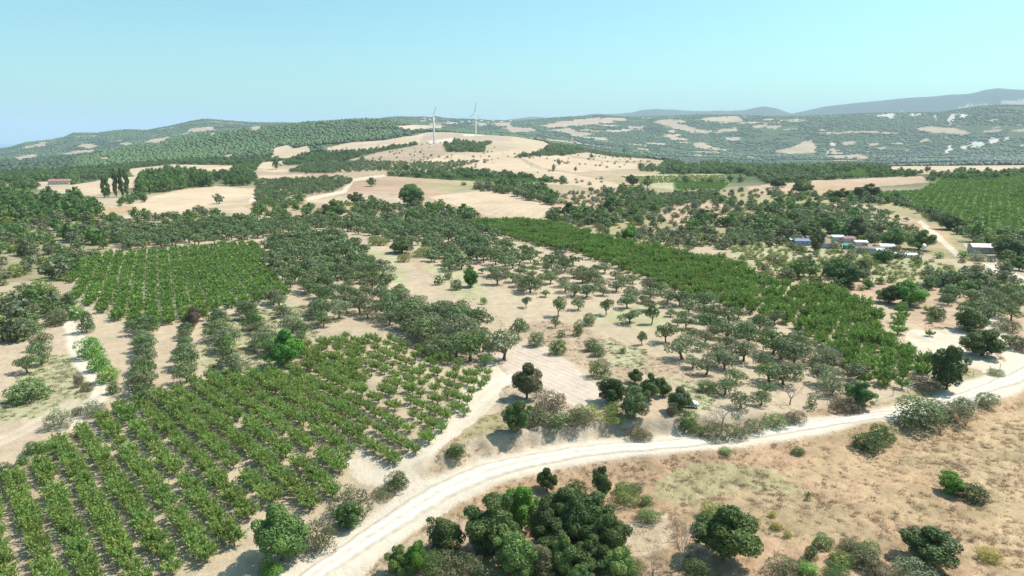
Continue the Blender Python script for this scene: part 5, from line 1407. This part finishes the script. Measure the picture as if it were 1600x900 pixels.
F5 = row_grid(O5, 30, 6.5, 6, .6, .9, g); h3.put(F5[g.random(len(F5)) > .35], 4.2, 2.6, .2)
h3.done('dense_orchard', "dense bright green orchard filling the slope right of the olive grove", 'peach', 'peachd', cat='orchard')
h4 = Heap()
O4 = [(1345,303),(1440,300),(1485,272),(1640,269),(1640,395),(1600,385),(1500,352),(1420,325)]
F4 = row_grid(O4, 35, 5, 4.2, .4, .5, g); h4.put(F4, 4.6, 3.0, .15)
F4 = row_grid([(605,275),(700,268),(745,270),(886,284),(800,286),(700,281)], 60, 5, 3, .2, .3, g); h4.put(F4, 2.6, 1.8, .15)
F4 = row_grid([(1300,270),(1320,262),(1400,268),(1402,276),(1330,277)], 35, 5, 4.2, .4, .5, g); h4.put(F4, 4.6, 2.6, .15)
F4 = row_grid([(1055,284),(1140,286),(1128,296),(1058,296)], 35, 5, 5, .4, .5, g); h4.put(F4, 3.6, 2.2, .15)
h4.done('far_orchards', "green orchards and vineyards in the middle distance", 'peach_light', 'peachd', cat='orchard')
h5 = Heap()      # yellowing vine plots right of the dense orchard
for poly in ([(1145,388),(1240,385),(1440,406),(1600,440),(1600,455),(1440,440),(1250,428),(1150,410)], [(1180,415),(1240,412),(1290,440),(1200,436)], [(1440,425),(1600,455),(1600,480),(1480,455)], [(970,276),(1130,274),(1138,284),(1000,287)]):
    F = row_grid(poly, -35, 4.5, 2.4, .3, .4, g); h5.put(F[g.random(len(F)) > .35], 2.3, 1.5, .25)
h5.done('vineyard', "yellowing vine plots between the dense orchard and the sheds", 'shrub_light', 'lime', cat='vineyard')

# ---- olive groves
ZONES = [
 ("plot bottom", [(600,470),(660,480),(715,505),(775,536),(792,562),(745,578),(660,556),(600,520)], -38, 6.4, 5.6, 1, 1, 7.0, 5.4, .06),
 ("plot grove", [(405,380),(512,364),(545,378),(600,425),(640,480),(700,485),(765,520),(775,540),(735,568),(640,540),(560,510),(505,488),(435,438)], -38, 6.8, 5.6, 1.1, 1.2, 6.2, 5.0, .10),
 ("middle grove", [(760,370),(800,388),(900,412),(985,440),(1060,470),(1130,492),(1215,508),(1255,535),(1300,565),(1335,590),(1375,618),(1330,640),(1260,655),(1200,648),(1150,640),(1100,600),(1060,575),(1080,545),(1040,505),(960,470),(860,470),(790,455),(760,430),(690,425),(660,398),(640,380),(690,372)], -40, 7.2, 6.2, 1.0, 1.1, 5.5, 3.9, .10),
 ("upper belt", [(175,365),(330,348),(470,346),(545,348),(720,350),(760,360),(790,372),(690,374),(640,385),(600,376),(520,358),(400,374),(330,384),(180,392)], -40, 6.8, 5.2, 1.0, 1.1, 6.8, 5.0, .08),
 ("row grove", [(170,520),(205,512),(300,515),(330,500),(430,470),(520,500),(490,530),(440,545),(405,580),(350,595),(290,630),(230,640),(190,632)], -27.2, 8.8, 4.4, .6, .8, 5.0, 4.2, .12),
 ("field olives", [(0,540),(80,535),(112,545),(100,580),(60,590),(0,600)], -30, 9, 7, 1.2, 1.4, 5.2, 4.2, .25),
 ("far right olives", [(1440,440),(1600,455),(1600,560),(1570,520),(1500,490),(1460,470)], -20, 8, 7, 1.0, 1.2, 5.4, 4.4, .25),
]
cand = []
for zn, poly, ang, row, along, jr, ja, w, h, drop in ZONES:
    G = row_grid(poly, ang, row, along, jr, ja, g)
    G = G[g.random(len(G)) > drop]
    if cand and len(G):
        T_ = np.array([c[2][:2] for c in cand]); G = G[np.sqrt((G[:, None, 0] - T_[None, :, 0]) ** 2 + (G[:, None, 1] - T_[None, :, 1]) ** 2).min(1) > 4.2]
    for q in G: cand.append((math.hypot(q[0], q[1]), zn, q, w, h))
cand.sort(key=lambda c: c[0])
n_single = 300 - sum(1 for t_ in LIST if t_[0] == OT)
WHERE = {"plot grove": "grove behind bare strip", "middle grove": "grove beside dense orchard", "upper belt": "upper olive belt", "row grove": "rows between left orchards",
         "field olives": "pale left-edge field", "far right olives": "right-edge grove", "plot bottom": "clump above bare strip"}
sing, hO = cand[:n_single], Heap()
byz = {}
for c in sing: byz.setdefault((c[1], c[2][2]), []).append(c)
zrows = {}
for zn, rw_ in byz: zrows.setdefault(zn, set()).add(rw_)
for (zn, rw_), L_ in byz.items():
    ri = sorted(zrows[zn], reverse=True).index(rw_) + 1
    L_.sort(key=lambda c: c[2][3])
    for k, (dd, _, q, w, h) in enumerate(L_, 1):
        s = float(np.clip(1 + .24 * g.normal(), .55, 1.5))
        plant(OT, 'olive', q[0], q[1], w * s, h * s * (.9 + .2 * g.random()), g.choice(['olive', 'silver', 'dull', 'green'], p=[.62, .24, .08, .06]),
              "olive %s from near end, %s line from right, %s" % (ordinal(k), ordinal(ri), WHERE[zn]), 'olive tree', 'olive trees of the ' + WHERE[zn])
# the ones farther off
P = np.array([c[2][:2] for c in cand[n_single:]]); hO.put(P, 6.6, 5.0, .17)
for poly, sp in (([(400,284),(440,282),(540,277),(552,285),(520,301),(470,306),(430,318),(400,332)], 7.5), ([(470,272),(560,252),(640,256),(760,252),(690,268),(600,268)], 9), ([(450,270),(480,258),(560,255),(520,272)], 6.5), ([(990,310),(1120,300),(1130,318),(1060,322),(1020,335)], 8), ([(1240,330),(1330,320),(1420,345),(1400,352),(1240,362)], 9), ([(1150,360),(1240,365),(1240,378),(1130,384)], 7)):
    G = row_grid(poly, -35, sp, sp * .8, .8, .8, g); hO.put(G[g.random(len(G)) > .12], 5.4, 4.4, .18)
hO.done('olive_trees', "more olive trees receding beyond the groves", 'olive_light', 'olive', cat='olive grove')

# ---- mixed scrub and copses of the middle distance
def area_fill(poly, dens, rg, r0=250, r1=2400, clump=40, lo=.0):
    W = at_pxs(poly)
    x0, y0, x1, y1 = W[:, 0].min(), W[:, 1].min(), W[:, 0].max(), W[:, 1].max()
    n = int(min((x1 - x0) * (y1 - y0) * dens, 60000))
    P = np.c_[x0 + (x1 - x0) * rg.random(n), y0 + (y1 - y0) * rg.random(n)]
    r = np.hypot(P[:, 0], P[:, 1]); m = (r > r0) & (r < r1) & (fbm(P[:, 0] / clump + 9, P[:, 1] / clump, 3) > lo); P = P[m]
    m, _, _ = in_px(poly, P); return P[m]
LEFTWOOD = [(-120,330),(0,320),(70,312),(130,330),(175,345),(330,332),(400,346),(330,366),(180,380),(110,440),(110,470),(60,520),(0,560),(-160,620)]
hA, hB, hC, hD, hE = Heap(), Heap(), Heap(), Heap(), Heap()
A = area_fill(LEFTWOOD, .005, g, 150, 900); hA.put(A, 6.8, 5.2, .3)
A = area_fill(LEFTWOOD, .0065, g, 150, 900); hD.put(A, 6.2, 4.6, .3)
A = area_fill(LEFTWOOD, .0035, g, 150, 900); hE.put(A, 5.5, 4.0, .35)
A = area_fill(LEFTWOOD, .004, g, 150, 900); hB.put(A, 5.5, 4.4, .3)
A = area_fill([(-40,470),(110,470),(110,520),(60,560),(0,560)], .012, g, 120, 400); hB.put(A, 4.5, 3.6, .3)
COPSE = [(218,305),(222,282),(270,276),(322,282),(328,292),(300,294),(240,303)]
hA.put(area_fill(COPSE, .03, g), 9, 11, .2)
hA.put(area_fill([(352,292),(362,276),(390,276),(392,290)], .03, g), 7, 9, .2)
hA.put(area_fill([(-40,312),(0,305),(60,308),(140,328),(140,345),(0,350)], .02, g), 8, 7, .25)
hA.put(area_fill([(80,330),(130,322),(160,332),(140,345)], .03, g), 9, 9, .2)
hA.put(area_fill([(190,314),(222,305),(226,312),(180,326)], .03, g), 5, 4, .2)
for poly, dn, w, h in (([(738,297),(760,290),(800,292),(850,300),(880,318),(860,322),(800,306)], .022, 9, 8), ([(660,270),(700,264),(760,266),(860,280),(890,288),(860,286),(760,270)], .012, 7, 4.5), ([(866,330),(900,334),(960,330),(1010,345),(1000,362),(900,352),(850,346)], .018, 8, 6),
    ([(940,300),(1000,296),(1040,318),(1020,345),(960,325)], .016, 7, 5.5), ([(1060,358),(1130,350),(1210,356),(1240,372),(1130,366),(1060,368)], .02, 7, 5.5), ([(1120,330),(1150,318),(1240,320),(1330,330),(1340,350),(1230,366),(1140,352)], .013, 7, 6),
    ([(1200,300),(1240,304),(1300,306),(1420,312),(1420,322),(1300,318),(1210,312)], .018, 7, 5.5), ([(1400,318),(1430,322),(1500,350),(1600,385),(1640,400),(1640,430),(1560,408),(1470,352)], .017, 8, 7), ([(1165,270),(1300,268),(1320,280),(1200,286)], .014, 8, 6),
    ([(1000,262),(1160,262),(1380,250),(1400,258),(1290,266),(1140,272),(1000,268)], .012, 9, 7), ([(1440,250),(1640,243),(1640,252),(1450,256)], .02, 10, 9), ([(1090,240),(1380,245),(1380,254),(1100,262)], .008, 9, 7),
    ([(842,238),(860,230),(900,232),(915,238),(880,244)], .02, 10, 8), ([(808,243),(870,239),(870,243),(812,246)], .02, 9, 6), ([(694,232),(712,221),(730,224),(758,232),(756,238),(700,238)], .02, 9, 8), ([(735,228),(765,222),(772,224),(745,232)], .02, 7, 6),
    ([(915,238),(960,232),(1000,240),(1010,248),(960,246)], .008, 8, 6), ([(400,318),(470,312),(480,322),(430,330),(396,336)], .015, 7, 5), ([(560,322),(660,322),(700,330),(760,340),(720,350),(560,346)], .02, 7.5, 6), ([(395,330),(560,318),(560,346),(400,346)], .010, 6.5, 5),
    ([(1240,366),(1330,352),(1440,365),(1440,385),(1340,378),(1240,374)], .012, 8, 7), ([(1240,425),(1340,425),(1420,450),(1440,470),(1360,470),(1260,450)], .007, 6, 5), ([(1500,345),(1640,380),(1640,420),(1560,408),(1500,370)], .010, 8, 7), ([(1440,440),(1600,470),(1600,540),(1480,490)], .006, 5.5, 4.5)):
    hA.put(area_fill(poly, dn * .34, g), w, h * .88, .34)
    hB.put(area_fill(poly, dn * .16, g), w * .8, h * .7, .32)
    hD.put(area_fill(poly, dn * .28, g), w * .85, h * .75, .32)
    hE.put(area_fill(poly, dn * .42, g), w * .62, h * .48, .35)
SEED = [([(870,300),(1000,300),(1240,330),(1600,420),(1600,470),(1240,400),(960,372),(870,345)], .004), ([(740,345),(870,352),(880,362),(760,352)], .012), ([(1150,385),(1300,430),(1460,470),(1590,520),(1480,520),(1300,455),(1170,435)], .006), ([(600,230),(830,262),(1000,290),(900,292),(620,268)], .00045), ([(500,232),(690,222),(1000,250),(1140,270),(900,262),(560,250)], .0006)]
for poly, dn in (([(985,366),(1060,360),(1130,364),(1240,368),(1240,384),(1150,390),(1120,394),(1050,388),(960,376)], .035), ([(1140,322),(1330,318),(1420,350),(1240,366),(1150,350)], .003), ([(1060,296),(1240,300),(1240,316),(1080,312)], .006)):
    hD.put(area_fill(poly, dn, g), 4.2, 3.2, .25); hE.put(area_fill(poly, dn * .3, g), 4.0, 2.8, .25)
for poly, dn in (([(1200,420),(1440,425),(1600,470),(1600,545),(1490,500),(1350,465),(1250,448)], .0058), ([(1230,372),(1600,436),(1600,470),(1440,440),(1240,425)], .0045), ([(880,300),(1000,298),(1240,322),(1240,345),(1000,360),(880,345)], .0026)):
    hD.put(area_fill(poly, dn, g), 4.8, 3.6, .3); hA.put(area_fill(poly, dn * .35, g), 5.2, 4.2, .3); hE.put(area_fill(poly, dn * 1.3, g), 3.2, 2.1, .3); hB.put(area_fill(poly, dn * .5, g), 4.5, 3.4, .3)
for poly, dn in SEED: hC.put(area_fill(poly, dn, g), 4.2, 3.0, .35)
hA.done('woodland', "green woodland, hedges and copses between the fields", 'broad_light', 'green', cat='woodland')
hB.done('dark_scrub', "dark scrub and bushes among the fields and woods", 'shrub_light', 'olive', cat='scrub')
hD.done('grey_woodland', "grey-green trees mixed into the woods and hedges", 'broad_light', 'silver', cat='woodland')
hE.done('light_scrub', "light green bushes mixed into the woods and hedges", 'shrub_light', 'lime', cat='scrub')
hC.done('dry_scrub', "scattered dull bushes on the fallow land", 'shrub_light', 'dull', cat='scrub')

# ---- the wooded hills
def sector(n, r0, r1):
    a = np.radians(-43 + 86 * g.random(n)); r = np.sqrt(r0 * r0 + (r1 * r1 - r0 * r0) * g.random(n)); return np.c_[r * np.sin(a), r * np.cos(a)]
def wooded(P, lo=.16):
    z = height(P[:, 0], P[:, 1]); c, *_ = paint(P[:, 0], P[:, 1], z); return P[(c[:, 0] < lo)]
hF, hP = Heap(), Heap()
P = wooded(sector(11000, 800, 1600)); k = fbm(P[:, 0] / 90 + 3, P[:, 1] / 90 + 8, 3); P, k = P[k > .34], k[k > .34]; k2 = g.random(len(P))
hM, hN = Heap(), Heap(); hM.put(P[k2 < .5], 7.5, 5.2, .4); hN.put(P[k2 >= .5], 6.5, 4.6, .4)
hM.done('green_wood', "green woods on the slopes before the far hills", 'broad_light', 'green', cat='woodland'); hN.done('grey_wood', "greyer trees in the woods before the far hills", 'broad_light', 'olive', cat='woodland')
P = wooded(sector(46000, 1600, 3300)); px = project(P[:, 0], P[:, 1], height(P[:, 0], P[:, 1]))[0]
k = fbm(P[:, 0] / 260 + 3, P[:, 1] / 260 + 8, 3); m = (px > 120) & (px < 900) & (k > .40); hP.put(P[m], 7.5, 6.8, .25); hF.put(P[~m & (k > .33)], 8.0, 6.5, .4)
P = wooded(sector(80000, 3300, 7600)); k = fbm(P[:, 0] / 330 + 3, P[:, 1] / 330 + 8, 4)
hF.put(P[(k > .36) & (k < .52)], 13, 5.5, .4); hP.put(P[k >= .52], 12, 6, .35)
hF.done('forest', "mixed woods and maquis over the far hills", 'lump', 'far', cat='forest', sink=.6)
hP.done('pine_forest', "even green pine plantation on the rounded hill left of the turbines", 'pine_lump', 'pine', cat='forest', sink=.6)

# ---- grass and weeds near the camera
def near_pts(n, r1=215):
    a = np.radians(-40 + 80 * g.random(n)); r = np.sqrt(50 ** 2 + (r1 ** 2 - 50 ** 2) * g.random(n)); return np.c_[r * np.sin(a), r * np.cos(a)]
P = near_pts(150000); z = height(P[:, 0], P[:, 1]); c, gs, px, py, r = paint(P[:, 0], P[:, 1], z)
e = np.full(len(P), 9.)
i = np.where((P[:, 0] > -75))[0]
for c0 in range(0, len(i), 20000):
    q = i[c0:c0 + 20000]; d2 = (P[q, None, 0] - RC[None, ::3, 0]) ** 2 + (P[q, None, 1] - RC[None, ::3, 1]) ** 2
    e[q] = np.sqrt(d2.min(1)) - RW[np.argmin(d2, 1) * 3]
dn = gs * (.25 + 1.2 * np.clip(fbm(P[:, 0] / 9, P[:, 1] / 9, 3) - .25, 0, 1))
m = (e > .8) & (gs > .45) & (g.random(len(P)) < dn) & (px > -20) & (px < 1620) & (py < 915)
P, c, gs = P[m], c[m], gs[m]
k = g.random(len(P))
green = (c[:, 1] > c[:, 0] * .86) & (k < .7)
dry = ~green & (c[:, 0] > .42)
hg = Heap(); hg.put(P[dry], .6, .30, .3); hg.done('dry_grass', "tufts of golden dry grass on the meadow", 'tuft', 'straw', cat='grass')
hg = Heap(); Q = P[~dry & ~green]; hg.put(Q[g.random(len(Q)) < .6], .6, .28, .35); hg.done('brown_grass', "brown withered grass on the meadow and banks", 'tuft', 'dryweed', cat='grass')
hg = Heap(); hg.put(P[green], .8, .40, .35); hg.done('green_weeds', "dull green weeds among the dry grass", 'tuft', 'dull', cat='grass')

# ------------------------------------------------------------------ the hazy summer air
zmin = min(float(gz.min()), SEA_Z) - 1.0
zmax = max(float(gz.max()), CAMH) + 60.0
hz_m = bpy.data.materials.new('haze_air'); hz_m.use_nodes = True
N, L = hz_m.node_tree.nodes, hz_m.node_tree.links
for n_ in list(N):
    if n_.type == 'BSDF_PRINCIPLED': N.remove(n_)
pv = N.new('ShaderNodeVolumePrincipled'); pv.inputs['Density'].default_value = HAZE_DENSITY; pv.inputs['Color'].default_value = (.68, .83, 1.0, 1); pv.inputs['Anisotropy'].default_value = .0
L.new(pv.outputs[0], N['Material Output'].inputs['Volume'])
mb = MB().box((0, 16000, (zmin + zmax) / 2), (62000, 64000, zmax - zmin))
tag(mb.build('haze', hz_m), "pale blue summer haze over the whole landscape", kind='stuff')
print("counts: objects", len(bpy.data.objects), "fruit", len(F1), len(F2), len(F3), "olive cand", len(cand), "zrange", zmin, zmax)
